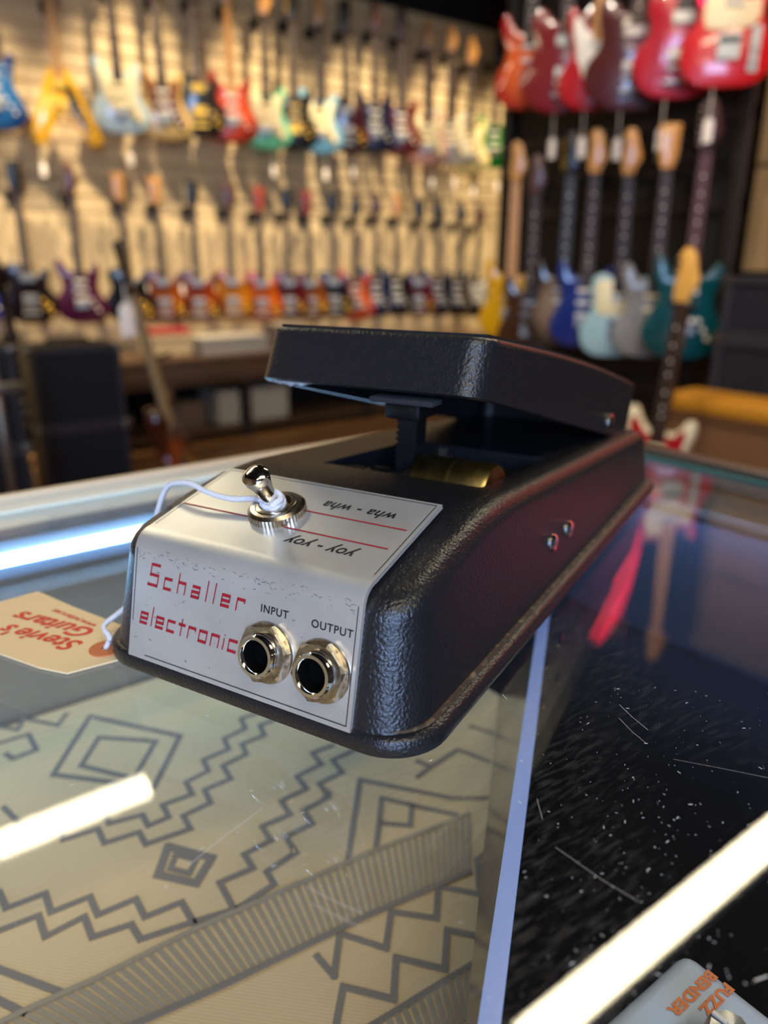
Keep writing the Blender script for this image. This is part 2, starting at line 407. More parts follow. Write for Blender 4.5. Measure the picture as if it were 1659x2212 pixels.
Z4 = [
 [(20, 560), (100, 640), (265, 600), (285, 705), (440, 655), (470, 720), (625, 670), (655, 725), (855, 655), (822, 597), (945, 538), (918, 480), (1035, 430), (1000, 372), (1105, 320), (1085, 275), (1185, 235), (1165, 190), (1250, 160)],
 [(280, 600), (465, 575), (490, 632), (640, 592), (665, 642), (758, 602), (730, 548), (862, 500), (835, 445), (935, 395), (912, 345), (1025, 298), (1005, 250), (1100, 205), (1080, 160), (1170, 130)],
 [(1040, 1000), (985, 897), (1135, 832), (1095, 770), (1215, 707), (1175, 645), (1300, 590), (1260, 530), (1375, 475), (1330, 420), (1440, 365), (1400, 315), (1490, 280)],
 [(870, 1075), (1070, 1010), (1230, 905), (1195, 848), (1325, 762), (1280, 692), (1400, 632), (1360, 572), (1475, 512), (1430, 452), (1535, 402), (1490, 347), (1590, 300)],
 [(-40, 960), (0, 940), (30, 1012), (205, 945), (230, 1030), (405, 960), (440, 1042), (610, 970), (650, 1052), (815, 985), (875, 1090)],
 [(-60, 1135), (175, 1045), (205, 1140), (380, 1050), (415, 1142), (590, 1085), (630, 1152), (880, 1070), (1060, 1015)],
 [(-30, 1275), (280, 1392)], [(-30, 1412), (110, 1482)],
 [(0, 270), (130, 230), (165, 300), (60, 340), (30, 320)], [(-40, 190), (80, 210), (110, 160), (260, 190), (300, 140)],
]
for P in Z4: ribbon('zigzag_line', [q4(p) for p in P], LW, m_pat)
Z5 = [
 [(60, 2120), (115, 1820), (415, 1895), (430, 1645), (720, 1715), (735, 1480), (935, 1520)],
 [(-40, 1640), (60, 1755), (95, 1500), (370, 1590), (400, 1370), (670, 1410), (682, 1220), (930, 1265), (915, 1060), (990, 1000)],
 [(140, 1080), (215, 580), (760, 690), (990, 690)], [(310, 1000), (345, 690), (560, 740), (790, 790)], [(350, 840), (515, 855), (525, 740)],
 [(640, 500), (800, 400), (880, 430), (980, 470)], [(880, 260), (1000, 300)], [(0, 690), (30, 660), (0, 640)], [(560, 560), (640, 500), (560, 470)],
]
for P in Z5: ribbon('zigzag_line', [q5(p) for p in P], LW, m_pat)
for P in ([(240, 412), (405, 150), (808, 238), (690, 470)], [(365, 372), (445, 245), (700, 262), (600, 430)]):
    ribbon('diamond', [q4(p) for p in P], .0026, m_pat, closed=True)
for P, w in (([(755, 735), (950, 785), (880, 900), (710, 862)], .0034), ([(790, 770), (880, 795), (850, 855), (765, 835)], .0024)):
    ribbon('small_diamond', [q4(p) for p in P], w, m_pat, closed=True)
U = [q4(p) for p in ((-330, 1690), (110, 1475), (430, 1330), (870, 1110), (1659, 762), (2100, 590))]
Lo = [q4(p) for p in ((60, 1800), (330, 1660), (650, 1515), (1000, 1360), (1659, 1040), (2100, 850))]
ribbon('border_line', U, .0019, m_pat2, .0018); ribbon('border_line', Lo, .0022, m_pat, .0018)
def along(P, t):
    ls = [(P[i + 1] - P[i]).length for i in range(len(P) - 1)]; d = t * sum(ls)
    for k, l in enumerate(ls):
        if d <= l or k == len(ls) - 1: return P[k].lerp(P[k + 1], d / l)
        d -= l
for i in range(62):
    t = i / 61
    a, b = U[0].lerp(U[-1], t), Lo[0].lerp(Lo[-1], t)
    a = along(U, t); b = along(Lo, t)
    if a.x > e1.x + 1: continue
    ribbon('stripe', [a.lerp(b, .06), a.lerp(b, .94)], .0019, m_pat2)
B2 = [q5(p) for p in ((-100, 2270), (330, 2024), (920, 1662))]; B3 = [q5(p) for p in ((100, 2500), (560, 2260), (960, 1960))]
ribbon('border_line', B2, .002, m_pat)
for i in range(22):
    a, b = along(B2, i / 21), along(B3, i / 21); ribbon('stripe', [a.lerp(b, .05), a.lerp(b, .9)], .0019, m_pat2)

# scratches and dust on the counter glass
m_scr = mat('scratch', 'd8dadd', .8)
def scratch(px, w=.00016):
    w *= .6
    P = [onZ(x, y, GZ + .00006) for x, y in px]; v = []; f = []
    for i, p in enumerate(P):
        a = P[max(0, i - 1)]; b = P[min(len(P) - 1, i + 1)]; t = (b - a).normalized(); s = Vector((-t.y, t.x, 0)) * w / 2
        v += [p - s + Vector((.4, 0, 0)), p + s + Vector((.4, 0, 0))]
    for i in range(len(P) - 1): f.append((2 * i, 2 * i + 1, 2 * i + 3, 2 * i + 2))
    link('scratch', mesh('scratch', v, f), m_scr, gt)
for P, w in (([(406, 1870), (480, 1810), (566, 1746)], .0002), ([(662, 1915), (720, 1945), (785, 1974)], .00018), ([(672, 1950), (730, 1980), (780, 2004)], .00016),
             ([(1338, 1522), (1365, 1548), (1400, 1577)], .00018), ([(1337, 1551), (1365, 1580), (1395, 1605)], .00014), ([(1160, 1725), (1165, 1745), (1172, 1770)], .00012),
             ([(1200, 1830), (1300, 1900), (1380, 1948)], .0001), ([(1455, 1640), (1560, 1660), (1659, 1680)], .0001), ([(1530, 1985), (1500, 2005), (1470, 2025)], .00014),
             ([(1085, 1500), (1095, 1510)], .0003), ([(1630, 2118), (1659, 2108)], .0005)):
    scratch(P, w)
v = []; f = []
rd = random.Random(11)
for i in range(420):
    if i < 330: x, y = rd.gauss(1400, 160), rd.uniform(1480, 2212)
    else: x, y = rd.uniform(0, 1000), rd.uniform(1500, 2212)
    if x < 1040 and i < 330: continue
    p = onZ(x, y, GZ) + Vector((.4, 0, 0)); s = rd.choice((.00004, .00005, .00006, .00009)); a = rd.uniform(0, 6.28); e = rd.choice((1, 1, 2.5, 5))
    u = Vector((math.cos(a), math.sin(a), 0)) * s * e; w = Vector((-math.sin(a), math.cos(a), 0)) * s; k = len(v)
    v += [p - u - w, p + u - w, p + u + w, p - u + w, p + Vector((0, 0, s))]
    f += [(k, k + 1, k + 4), (k + 1, k + 2, k + 4), (k + 2, k + 3, k + 4), (k + 3, k, k + 4)]
du = link('dust_specks', mesh('dust_specks', v, f), m_scr, gt); du['kind'] = 'stuff'

# small boxed effect pedal standing in the dark bay
fz = empty('fuzz_pedal', (.1568 - .0335, .0755 - .056, DZ), 0, 'pale blue boxed effect pedal with orange lettering under the glass', 'effect pedal')
m_fz = mat('pale_blue_paint', 'c4ddff', .5, coat=.1)
FT = .045
link('enclosure', boxm('enclosure', -.0335, .0335, -.056, .056, .002, FT, .004, 4), m_fz, fz)
m_or = mat('orange_print', 'e8834a', .5)
def flat_text(s, size, loc, rz, m, parent, shear=0, bold=0, spacing=1):
    o = link('lettering', text_mesh(s, size, shear, bold, spacing), m, parent, loc); o.rotation_euler = (0, 0, rz)
    return o
def fz_text(t, pa, pb, size):
    a, b_ = onZ(*pa, DZ + FT), onZ(*pb, DZ + FT); me = text_mesh(t, size, 0, .0002, 1.1); xs = [q.co.x for q in me.vertices]
    k = abs(b_.x - a.x) / (max(xs) - min(xs)); c = (a + b_) / 2 - fz.location
    for q in me.vertices: q.co.x *= k
    o = link('lettering', me, m_or, fz, (c.x, c.y, FT + .0002)); o.rotation_euler = (0, 0, R(180))
fz_text('FUZZ', (1582, 2133), (1512, 2183), .0036)
fz_text('BENDER', (1546, 2106), (1444, 2184), .0038)
fk = onZ(1578, 2218, DZ + FT + .0125) - fz.location
for x in (0, -.026):
    k = link('knob', lathe('knob', [(.0, .0), (.0062, 0), (.0060, .006), (.0050, .011), (.0044, .0122), (0, .0125)], 8), mat('smoke_knob', '3c485c', .25, 0, coat=.3), fz, (fk.x + x, fk.y, FT))
    link('pointer', boxm('pointer', -.0005, .0005, .0008, .0042, .0122, .0129), mat('knob_white', 'e8e8e8', .4), k)
link('footswitch', lathe('footswitch', [(.009, 0), (.009, .002), (.006, .002), (.006, .009), (.0045, .0105), (0, .011)], 20), M_CHROME, fz, (0, -.035, FT))
for y in (-.05, .05):
    for x in (-.028, .028): link('rubber_foot', lathe('rubber_foot', [(0, 0), (.004, 0), (.004, .002), (0, .002)], 12), M_BLACKPL, fz, (x, y, 0))

# ================================================================== the wah pedal
CA = R(30.3)                                     # azimuth of the pedal's length seen from the camera heading
def lwz(l, w, z=0):
    r = l * math.sin(CA) + w * math.cos(CA); f_ = l * math.cos(CA) - w * math.sin(CA)
    return Vector((math.cos(YAW) * r + math.sin(YAW) * f_, -math.sin(YAW) * r + math.cos(YAW) * f_, z))
ped = empty('wah_pedal', lwz(.1235, -.117, GZ), -(CA + YAW), 'black wrinkle-finish wah pedal with silver front plate standing on the glass', 'effect pedal')
PB = .0025                                       # rubber feet lift

def rrect(x0, x1, y0, y1, r, per=10, straight=14):
    """rounded rectangle, counter-clockwise, always the same number of points"""
    rf, rb = r
    P = []
    def arc(cx, cy, rad, a0):
        for i in range(per + 1):
            a = a0 + R(90) * i / per; P.append((cx + rad * math.cos(a), cy + rad * math.sin(a)))
    def seg(a, b):
        for i in range(1, straight): P.append((a[0] + (b[0] - a[0]) * i / straight, a[1] + (b[1] - a[1]) * i / straight))
    arc(x1 - rf, y0 + rf, rf, R(-90)); seg((x1, y0 + rf), (x1, y1 - rb))
    arc(x1 - rb, y1 - rb, rb, 0); seg((x1 - rb, y1), (x0 + rb, y1))
    arc(x0 + rb, y1 - rb, rb, R(90)); seg((x0, y1 - rb), (x0, y0 + rf))
    arc(x0 + rf, y0 + rf, rf, R(180)); seg((x0 + rf, y0), (x1 - rf, y0))
    return P
def bridge(f, a, b, n):
    for i in range(n): f.append((a + i, a + (i + 1) % n, b + (i + 1) % n, b + i))

def ztop(y):                                     # side profile of the shell's top
    k = .006
    a = .0368 + (y - .0078) * .2455; b = .0484 - (y - .0465) * .0829
    h = max(k - abs(a - b), 0) / k
    return min(a, b) - h * h * k * .25
# flange
n0 = len(rrect(0, 1, 0, 1, (.1, .1)))
v = []; f = []; rings = []
for (ins, z) in ((.0022, PB * .4), (.0004, PB * .4 + .0008), (0, PB * .4 + .0022), (0, .0058), (.0009, .0068), (.0026, .0070)):
    rings.append(len(v)); v += [(x, y, z) for x, y in rrect(-.0535 + ins, .0535 - ins, 0 + ins, .2555 - ins, (.0150 - ins, .010 - ins))]
for a, b in zip(rings, rings[1:]): bridge(f, a, b, n0)
f.append(tuple(range(n0))); f.append(tuple(range(rings[-1], rings[-1] + n0)))
link('flange', autosmooth(mesh('flange', v, f), 50), M_SHELL, ped)
# seam with grime
v = []; f = []; rings = []
for (ins, z) in ((.0012, .0068), (.0012, .0078), (.0040, .0078)):
    rings.append(len(v)); v += [(x, y, z) for x, y in rrect(-.0535 + ins + .0012, .0535 - ins - .0012, .0008 + ins * .6, .2555 - ins, (.0140, .009))]
for a, b in zip(rings, rings[1:]): bridge(f, a, b, n0)
link('seam', autosmooth(mesh('seam', v, f), 50), M_GRIME, ped)
# shell with an opening in its top
def sring(xh, y0, y1, rf, rb, zf):
    return [(x, y, zf(y)) for x, y in rrect(-xh, xh, y0, y1, (rf, rb))]
v = []; f = []; rings = []
def add(r): rings.append(len(v)); v.extend(r)
rr = .0055
for s in (0, .12, .35, .6, .85, 1.0):            # walls with draft
    y0 = .0012 + .0056 * s
    add([(x, y, .0066 + (ztop(max(y, .008)) - rr - .0066) * s) for x, y in rrect(-.0500 + .0025 * s, .0500 - .0025 * s, y0, .2525 - .002 * s, (.0125 - .001 * s, .009))])
for k in range(1, 8):                            # rounded rim
    a = R(90) * k / 7; i = rr * (1 - math.cos(a)); dz = rr * (1 - math.sin(a))
    add([(x, y, ztop(max(y, .008)) - dz) for x, y in rrect(-.0475 + i, .0475 - i, .0068 + i * 1.0, .2505 - i, (.0115 - i * .8, .009 - i * .8))])
outer = v[rings[-1]:rings[-1] + n0]
HX0, HX1, HY0, HY1 = -.0225, .0345, .0745, .1370
inner = rrect(HX0, HX1, HY0, HY1, (.0012, .0012))
for k in range(1, 25):
    t = k / 24
    add([(o[0] + (q[0] - o[0]) * t, o[1] + (q[1] - o[1]) * t, ztop(o[1] + (q[1] - o[1]) * t)) for o, q in zip(outer, inner)])
add([(x, y, ztop(y) - .0025) for x, y in inner]); add([(x, y, .010) for x, y in inner])
for a, b in zip(rings, rings[1:]): bridge(f, a, b, n0)
f.append(tuple(range(rings[-1], rings[-1] + n0)))
shell = link('shell', autosmooth(mesh('shell', v, f), 55), M_SHELL, ped)
link('inner_floor', boxm('inner_floor', HX0 + .0005, HX1 - .0005, HY0 + .0005, HY1 - .0005, .0102, .0108), M_BLACK, ped)
for x in (-.042, .042):
    for y in (.02, .235): link('rubber_foot', lathe('rubber_foot', [(0, 0), (.006, 0), (.0065, .0016), (0, .0016)], 16), M_BLACKPL, ped, (x, y, 0))

# label plate: a thin sheet bent over the front edge
FA = Vector((0, .0010, .0062)); FB = Vector((0, .0078, .0372))         # front slope
TA = Vector((0, .0125, .0396)); TB = Vector((0, .0465, .0479))         # top slope
prof = [FA.lerp(FB, t) for t in (0, .25, .5, .75, .93)]
c0, c1, c2 = prof[-1], Vector((0, .0083, .03925)), TA
for t in (.15, .3, .45, .6, .75, .9): prof.append(c0.lerp(c1, t).lerp(c1.lerp(c2, t), t))
prof += [TA.lerp(TB, t) for t in (0, .33, .66, 1)]
nr = []
for i, p in enumerate(prof):
    t = (prof[min(i + 1, len(prof) - 1)] - prof[max(i - 1, 0)]).normalized(); nr.append(Vector((0, -t.z, t.y)))
def sheet(name, x0, x1, prof, off, m, parent, thick=.0004):
    nx = 10; v = []; f = []
    for i, p in enumerate(prof):
        for k in range(nx + 1):
            x = x0 + (x1 - x0) * k / nx; q = p + nr[prof_ix[i]] * off; v.append((x, q.y, q.z))
    n = len(v)
    for i, p in enumerate(prof):
        for k in range(nx + 1):
            x = x0 + (x1 - x0) * k / nx; q = p + nr[prof_ix[i]] * (off - thick); v.append((x, q.y, q.z))
    for i in range(len(prof) - 1):
        for k in range(nx):
            a = i * (nx + 1) + k; b = a + nx + 1
            f += [(a, a + 1, b + 1, b), (n + a, n + b, n + b + 1, n + a + 1)]
    for k in range(nx):
        f.append((k, n + k, n + k + 1, k + 1)); a = (len(prof) - 1) * (nx + 1) + k; f.append((a, a + 1, n + a + 1, n + a))
    for i in range(len(prof) - 1):
        for k in (0, nx):
            a = i * (nx + 1) + k; b = a + nx + 1; f.append((a, b, n + b, n + a))
    return link(name, autosmooth(mesh(name, v, f), 40), m, parent)
prof_ix = list(range(len(prof)))
PO = .0010
plate = sheet('label_plate', -.0372, .0356, prof, PO, M_PLATE, ped, .0012)
# frames on the two flat parts of the plate
fu = (FB - FA).normalized(); fn = Vector((0, -fu.z, fu.y)); tu = (TB - TA).normalized(); tn = Vector((0, -tu.z, tu.y))
def front(x, z, off=PO + .00012):
    t = (z - FA.z) / fu.z; p = FA + fu * t + fn * off; return Vector((x, p.y, p.z))
def top(x, y, off=PO + .00012):
    t = (y - TA.y) / tu.y; p = TA + tu * t + tn * off; return Vector((x, p.y, p.z))
def quads(name, Q, m, parent):
    v = []; f = []
    for q in Q: k = len(v); v += q; f.append((k, k + 1, k + 2, k + 3))
    me = bpy.data.meshes.new(name); me.from_pydata([tuple(x) for x in v], [], f); me.update()
    return link(name, me, m, parent)
def fr(x0, x1, z0, z1): return [front(x0, z0), front(x1, z0), front(x1, z1), front(x0, z1)]
def tr(x0, x1, y0, y1): return [top(x0, y0), top(x1, y0), top(x1, y1), top(x0, y1)]
b = .00022
quads('printed_frame', [fr(-.0310, .0346, .0074, .0074 + b), fr(.0346 - b, .0346, .0074, .0355), fr(-.0364, -.0364 + b, .016, .036),
                        tr(.0346 - b, .0346, .0135, .0455), tr(-.0362, .0346, .0455 - b, .0455), tr(-.0362, -.0362 + b, .0135, .0455)], M_INK, plate)
rl = .0005
quads('red_line', [tr(-.0364, -.0125, .0247, .0247 + rl), tr(.0005, .0322, .0235, .0235 + rl)], M_RED, plate)
quads('red_line', [tr(.0018, .0326, .0322, .0322 + rl)], M_RED, plate)
# square lettering, thick horizontals and thin verticals
H, V = .25, .105
GLY = {
 'S': (.95, [('h', 0, .95, 1.75), ('v', 0, .85, 1.75), ('h', 0, .95, .88), ('v', .95, 0, .95), ('h', -.12, .95, .0)]),
 'c': (.8, [('h', 0, .8, .85), ('v', 0, 0, 1), ('h', 0, .8, 0)]),
 'h': (.8, [('v', 0, 0, 1.75), ('h', 0, .8, .85), ('v', .8, 0, 1)]),
 'a': (.8, [('h', .05, .8, .85), ('v', .8, 0, 1), ('h', 0, .8, .42), ('v', 0, 0, .5), ('h', 0, .8, 0)]),
 'l': (.05, [('v', .02, 0, 1.75)]),
 'e': (.8, [('h', 0, .8, .85), ('v', 0, 0, 1), ('v', .8, .45, 1), ('h', 0, .8, .42), ('h', 0, .8, 0)]),
 'r': (.7, [('v', 0, 0, 1), ('h', 0, .75, .85), ('v', .75, .7, 1)]),
 't': (.55, [('v', .25, 0, 1.5), ('h', -.05, .62, .85)]),
 'o': (.8, [('h', 0, .8, .85), ('v', 0, 0, 1), ('v', .8, 0, 1), ('h', 0, .8, 0)]),
 'n': (.8, [('v', 0, 0, 1), ('h', 0, .8, .85), ('v', .8, 0, 1)]),
 'i': (.05, [('v', .02, 0, 1.0), ('v', .02, 1.2, 1.3)]),
}
def square_text(s, x0, x1, zb, u, slant=.14):
    adv = sum(GLY[c][0] for c in s); gap = ((x1 - x0) / u - adv) / (len(s) - 1); x = x0 / u; Q = []
    for c in s:
        w, st = GLY[c]
        for k in st:
            if k[0] == 'h': a, b_, z0, z1 = k[1], k[2], k[3], k[3] + H
            else: a, b_, z0, z1 = k[1] - V / 2, k[1] + V / 2, k[2], k[3]
            if k[0] == 'h': a, b_ = a - V / 2, b_ + V / 2
            Q.append([front((x + a + slant * z0) * u, zb + z0 * u), front((x + b_ + slant * z0) * u, zb + z0 * u),
                      front((x + b_ + slant * z1) * u, zb + z1 * u), front((x + a + slant * z1) * u, zb + z1 * u)])
        x += w + gap
    quads('red_lettering', Q, M_RED, plate)
square_text('Schaller', -.0312, .0014, .0266, .00315)
square_text('electronic', -.0336, .0002, .0158, .00315)
def plate_text(s, size, P, xdir, ydir, m, shear=0, bold=0, spacing=1.0):
    zd = xdir.cross(ydir); M = Matrix((xdir, ydir, zd)).transposed().to_4x4(); M.translation = P
    me = text_mesh(s, size, shear, bold, spacing); me.transform(M)
    return link('lettering', me, m, plate)
X1 = Vector((1, 0, 0))
plate_text('INPUT', .00275, front(.0112, .0290), X1, fu, M_INK, bold=.00003, spacing=1.12)
plate_text('OUTPUT', .00275, front(.0280, .0288), X1, fu, M_INK, bold=.00003, spacing=1.12)
plate_text('wha - wha', .0052, top(.0158, .0371), -X1, -tu, M_INK, shear=.28, bold=.00007, spacing=1.05)
plate_text('yoy - yoy', .0052, top(.0155, .0190), -X1, -tu, M_INK, shear=.28, bold=.00007, spacing=1.05)
# scuffs along the bent edge
Q = []; rs = random.Random(5)
for i in range(150):
    x = rs.uniform(-.036, .034); l = rs.uniform(.0003, .0016); w = rs.uniform(.00006, .00022); a = rs.uniform(-1.4, 1.4)
    if i < 95: z = rs.gauss(.0352, .0009)
    else: z = rs.uniform(.009, .034)
    if z > .0366: z = .0366
    dx, dz = math.cos(a) * l, math.sin(a) * l * .6
    Q.append([front(x, z), front(x + dx, z + dz), front(x + dx, z + dz + w), front(x, z + w * 1.5)])
sc = quads('scuff_marks', Q, mat('scuff', '7d7a74', .6), plate); sc['kind'] = 'stuff'

# jacks
def jack(x, z, label):
    P = front(x, z, PO); M = Matrix((X1, fu, X1.cross(fu))).transposed().to_4x4(); M.translation = P
    nrm = X1.cross(fu)
    j = link('jack_socket', lathe('jack_socket', [(.0036, .0002), (.0053, .0002), (.0053, .0034), (.0051, .0037), (.0053, .0040), (.0051, .0043), (.0053, .0046), (.0050, .0052), (.0042, .0052), (.0038, .0048), (.0036, .0040)], 40, cap=False, M=M), M_CHROME, ped)
    j['label'] = label
    link('hole', lathe('hole', [(.0, .0004), (.0036, .0004), (.0036, .0044), (.00355, .0044), (.0035, .0006), (0, .0006)], 32, M=M), M_BLACK, j)
    link('washer', lathe('washer', [(.0045, 0), (.0078, 0), (.0078, .0004), (.0076, .0007), (.0045, .0007)], 40, cap=False, M=M), M_NICKEL, j)
    v = []; f = []; n = 6; rg = [(.0078, .0007), (.0078, .0022), (.0070, .0027), (.0053, .0027)]
    for k, (r, zz) in enumerate(rg):
        for i in range(24):
            a = 2 * math.pi * i / 24 + .25; hx = .0067 / math.cos(((a - .25) % (math.pi / 3)) - math.pi / 6)
            q = min(hx, r) if k < 2 else (min(hx, .0069) if k == 2 else r)
            v.append(M @ Vector((q * math.cos(a), q * math.sin(a), zz)))
    for k in range(3): bridge(f, k * 24, (k + 1) * 24, 24)
    link('hex_nut', autosmooth(mesh('hex_nut', v, f), 25), M_NICKEL, j)
jack(.0102, .0187, 'input jack with chrome hex nut'); jack(.0266, .0185, 'output jack with chrome hex nut')

# toggle switch
P = top(-.0055, .0291, PO); M = Matrix((X1, tu, tn)).transposed().to_4x4(); M.translation = P
seg = 96; v = []; f = []
pr = [(.0060, .0), (.0080, .0), (.0080, .0020), (.0070, .0028), (.0058, .0029), (.0057, .0022)]
for i in range(seg):
    a = 2 * math.pi * i / seg
    for k, (r, zz) in enumerate(pr):
        if k in (1, 2) and i % 2: r -= .00022
        v.append(M @ Vector((r * math.cos(a), r * math.sin(a), zz)))
for i in range(seg):
    for k in range(len(pr) - 1): f.append((i * 6 + k, ((i + 1) % seg) * 6 + k, ((i + 1) % seg) * 6 + k + 1, i * 6 + k + 1))
tog = link('toggle_switch', autosmooth(mesh('toggle_switch', v, f), 30), M_NICKEL, ped); tog['label'] = 'chrome toggle switch with knurled ring nut'
link('bushing', lathe('bushing', [(.0057, .001), (.0057, .0032), (.0052, .0034), (.0044, .0034), (.0042, .0008), (0, .0008)], 40, cap=False, M=M), M_NICKEL, tog)
link('pivot_ball', lathe('pivot_ball', [(.0038, .0006), (.0036, .0018), (.0030, .0030), (.0020, .0038), (0, .0042)], 28, M=M), M_NICKEL, tog)
base = M @ Vector((0, -.0004, .0022)); tip = Vector((-.0056, .0196, .0585))
zd = (tip - base).normalized(); xd = X1; yd = zd.cross(xd).normalized(); xd = yd.cross(zd)
ML = Matrix((xd, yd, zd)).transposed().to_4x4(); ML.translation = base
LL = (tip - base).length
link('lever', lathe('lever', [(.0018, -.001), (.0018, .001), (.0019, .003), (.0024, LL * .5), (.0032, LL * .72), (.0037, LL * .84), (.0036, LL * .91), (.0029, LL * .965), (.0017, LL * .992), (0, LL)], 32, M=ML), M_CHROME, tog)

# treadle: hollow tray tilted on the rear hinge
tre = empty('treadle', (0, 0, 0)); tre.parent = ped; tre['label'] = 'black hinged foot treadle'
def zt_(y): u = (y - .0685) / .189; return .0903 - .0385 * u + .0022 * math.sin(math.pi * max(0, min(1, u)))
def zb_(y): return .0747 - (y - .0615) * .2626
v = []; f = []; rings = []
def trr(ins, y0, y1, r): return rrect(-.0388 + ins, .0388 - ins, y0 + ins, y1 - ins, (max(r - ins, .001), max(r - ins, .001)))
R0 = .0085
add([(x, y, zb_(y)) for x, y in trr(.0022, .0612, .246, R0)]); add([(x, y, zb_(y) - .0002) for x, y in trr(.0008, .0612, .246, R0)])
add([(x, y, zb_(y) + .0004) for x, y in trr(.0, .0612, .2465, R0)])
for s in (.3, .6, .9):
    y0, y1 = .0612 + .0068 * s, .2465 + .011 * s
    add([(x, y, zb_(y) + (zt_(y) - .0022 - zb_(y)) * s / .9) for x, y in trr(.0002 * s, y0, y1, R0)])
for k in range(1, 5):
    a = R(90) * k / 4; i = .0022 * (1 - math.cos(a)); dz = .0022 * (1 - math.sin(a))
    add([(x, y, zt_(y) - dz) for x, y in trr(i, .0676, .2575, R0)])
edge = v[rings[-1]:rings[-1] + n0]
add([(x * .95, .1625 + (y - .1625) * .975, zt_(.1625 + (y - .1625) * .975)) for x, y, _ in edge])
for a, b_ in zip(rings, rings[1:]): bridge(f, a, b_, n0)
top_i = rings[-1]
# top skin as strips across
NP = n0
v2 = len(v); 
for k in range(1, 6):
    s = 1 - k / 6.0
    v.extend([(x * .95 * s, .1625 + (y - .1625) * .975, zt_(.1625 + (y - .1625) * .975)) for x, y, _ in edge])
prev = top_i
for k in range(5):
    bridge(f, prev, v2 + k * NP, NP); prev = v2 + k * NP
# inner walls
i0 = len(v); v.extend([(x, y, zb_(y)) for x, y in trr(.0022, .0612, .246, R0)])
i1 = len(v); v.extend([(x, y, zt_(y) - .0035) for x, y in trr(.0032, .066, .248, R0)])
bridge(f, i0, i1, NP)
f.append(tuple(range(i1, i1 + NP)))
link('cover', autosmooth(mesh('cover', v, f), 45), M_SHELL, tre)
m_rub = mat('tread_rubber', '121212', .75, bump=(300, .3, .0004))
v = []; f = []
for k in range(21):
    y = .073 + .178 * k / 20
    v += [(-.0355, y, zt_(y) + .0002), (.0355, y, zt_(y) + .0002), (.0355, y, zt_(y) + .0010), (-.0355, y, zt_(y) + .0010)]
for k in range(20):
    for i in range(4): f.append((k * 4 + i, k * 4 + (i + 1) % 4, k * 4 + 4 + (i + 1) % 4, k * 4 + 4 + i))
f += [(0, 1, 2, 3), (80, 81, 82, 83)]
link('rubber_mat', mesh('rubber_mat', v, f), m_rub, tre)
MX = Matrix.Rotation(R(90), 4, 'Y'); MX.translation = Vector((.0387, .2060, .0425))
link('pivot_screw', lathe('pivot_screw', [(.0034, -.0005), (.0034, .0006), (.0026, .0014), (0, .0017)], 24, M=MX), M_CHROME, tre)
link('felt_strip', boxm('felt_strip', .003, .024, .0625, .0690, .0706, .0724, .0007), mat('felt', '2a292d', .95, bump=(900, .5, .0006)), tre)
v = []; f = []
for k in range(15):
    t = k / 14; x = -.0355 + .020 * t; v0 = .0005 + .0022 * math.sin(t * 3.1) * (.7 + .3 * math.sin(k * 2.1))
    for (dy, dz) in ((-.001, 0), (-.001, -v0), (.002, -v0), (.002, 0)): v.append((x, .0625 + dy + .0015, zb_(.0625) + .0008 + dz))
for k in range(14):
    for i in range(4): f.append((k * 4 + i, k * 4 + (i + 1) % 4, k * 4 + 4 + (i + 1) % 4, k * 4 + 4 + i))
f += [(0, 1, 2, 3), (56, 57, 58, 59)]
link('foam_strip', mesh('foam_strip', v, f, True), mat('grey_foam', 'a8b0ba', .95, bump=(1200, .6, .0008)), tre)
link('rack_bracket', boxm('rack_bracket', -.006, .007, .087, .101, .0605, .0660, .001), M_BLACKPL, tre)
# gear rack hanging from the treadle
v = []; f = []; nt_ = 16; z0, z1 = .030, .0625
pts = [(.0036, z1), (.0036, z0)]
for k in range(nt_ * 2 + 1):
    z = z0 + (z1 - z0) * k / (nt_ * 2); pts.append((-.0030 - (.0012 if k % 2 else 0), z))
nn = len(pts)
for y in (.0905, .0975): v += [(x + (z - .045) * .06, y, z) for x, z in pts]
f = [tuple(range(nn)), tuple(range(nn, 2 * nn))] + [(i, (i + 1) % nn, nn + (i + 1) % nn, nn + i) for i in range(nn)]
link('gear_rack', mesh('gear_rack', v, f), M_BLACKPL, tre)
# potentiometer lying across the opening
MP = Matrix.Rotation(R(90), 4, 'Y'); MP.translation = Vector((.0085, .0865, .0398))
pot = link('potentiometer', lathe('potentiometer', [(.0, 0), (.0102, 0), (.0104, .001), (.0104, .0125), (.0100, .0128), (.0100, .0140), (.0104, .0143), (.0104, .0245), (.0098, .0256), (.0, .0258)], 40, M=MP), M_BRASS, ped)
pot['label'] = 'aged brass potentiometer in the opening'
MP2 = Matrix.Rotation(R(-90), 4, 'Y'); MP2.translation = Vector((.0085, .0865, .0398))
link('shaft', lathe('shaft', [(0, 0), (.0045, 0), (.0045, .006), (.003, .006), (.003, .025), (0, .025)], 20, M=MP2), M_STEEL, pot)
gear = []
MP3 = Matrix.Rotation(R(-90), 4, 'Y'); MP3.translation = Vector((-.0035, .0860, .0385))
link('pinion', lathe('pinion', [(0, 0), (.0055, 0), (.0055, .006), (0, .006)], 18, M=MP3), M_BLACKPL, pot)
MP4 = Matrix.Rotation(R(-90), 4, 'Y'); MP4.translation = Vector((-.0125, .0850, .0410))
link('shaft_tip', lathe('shaft_tip', [(0, 0), (.0024, 0), (.0024, .007), (.0015, .0078), (0, .0078)], 14, M=MP4), M_CHROME, pot)
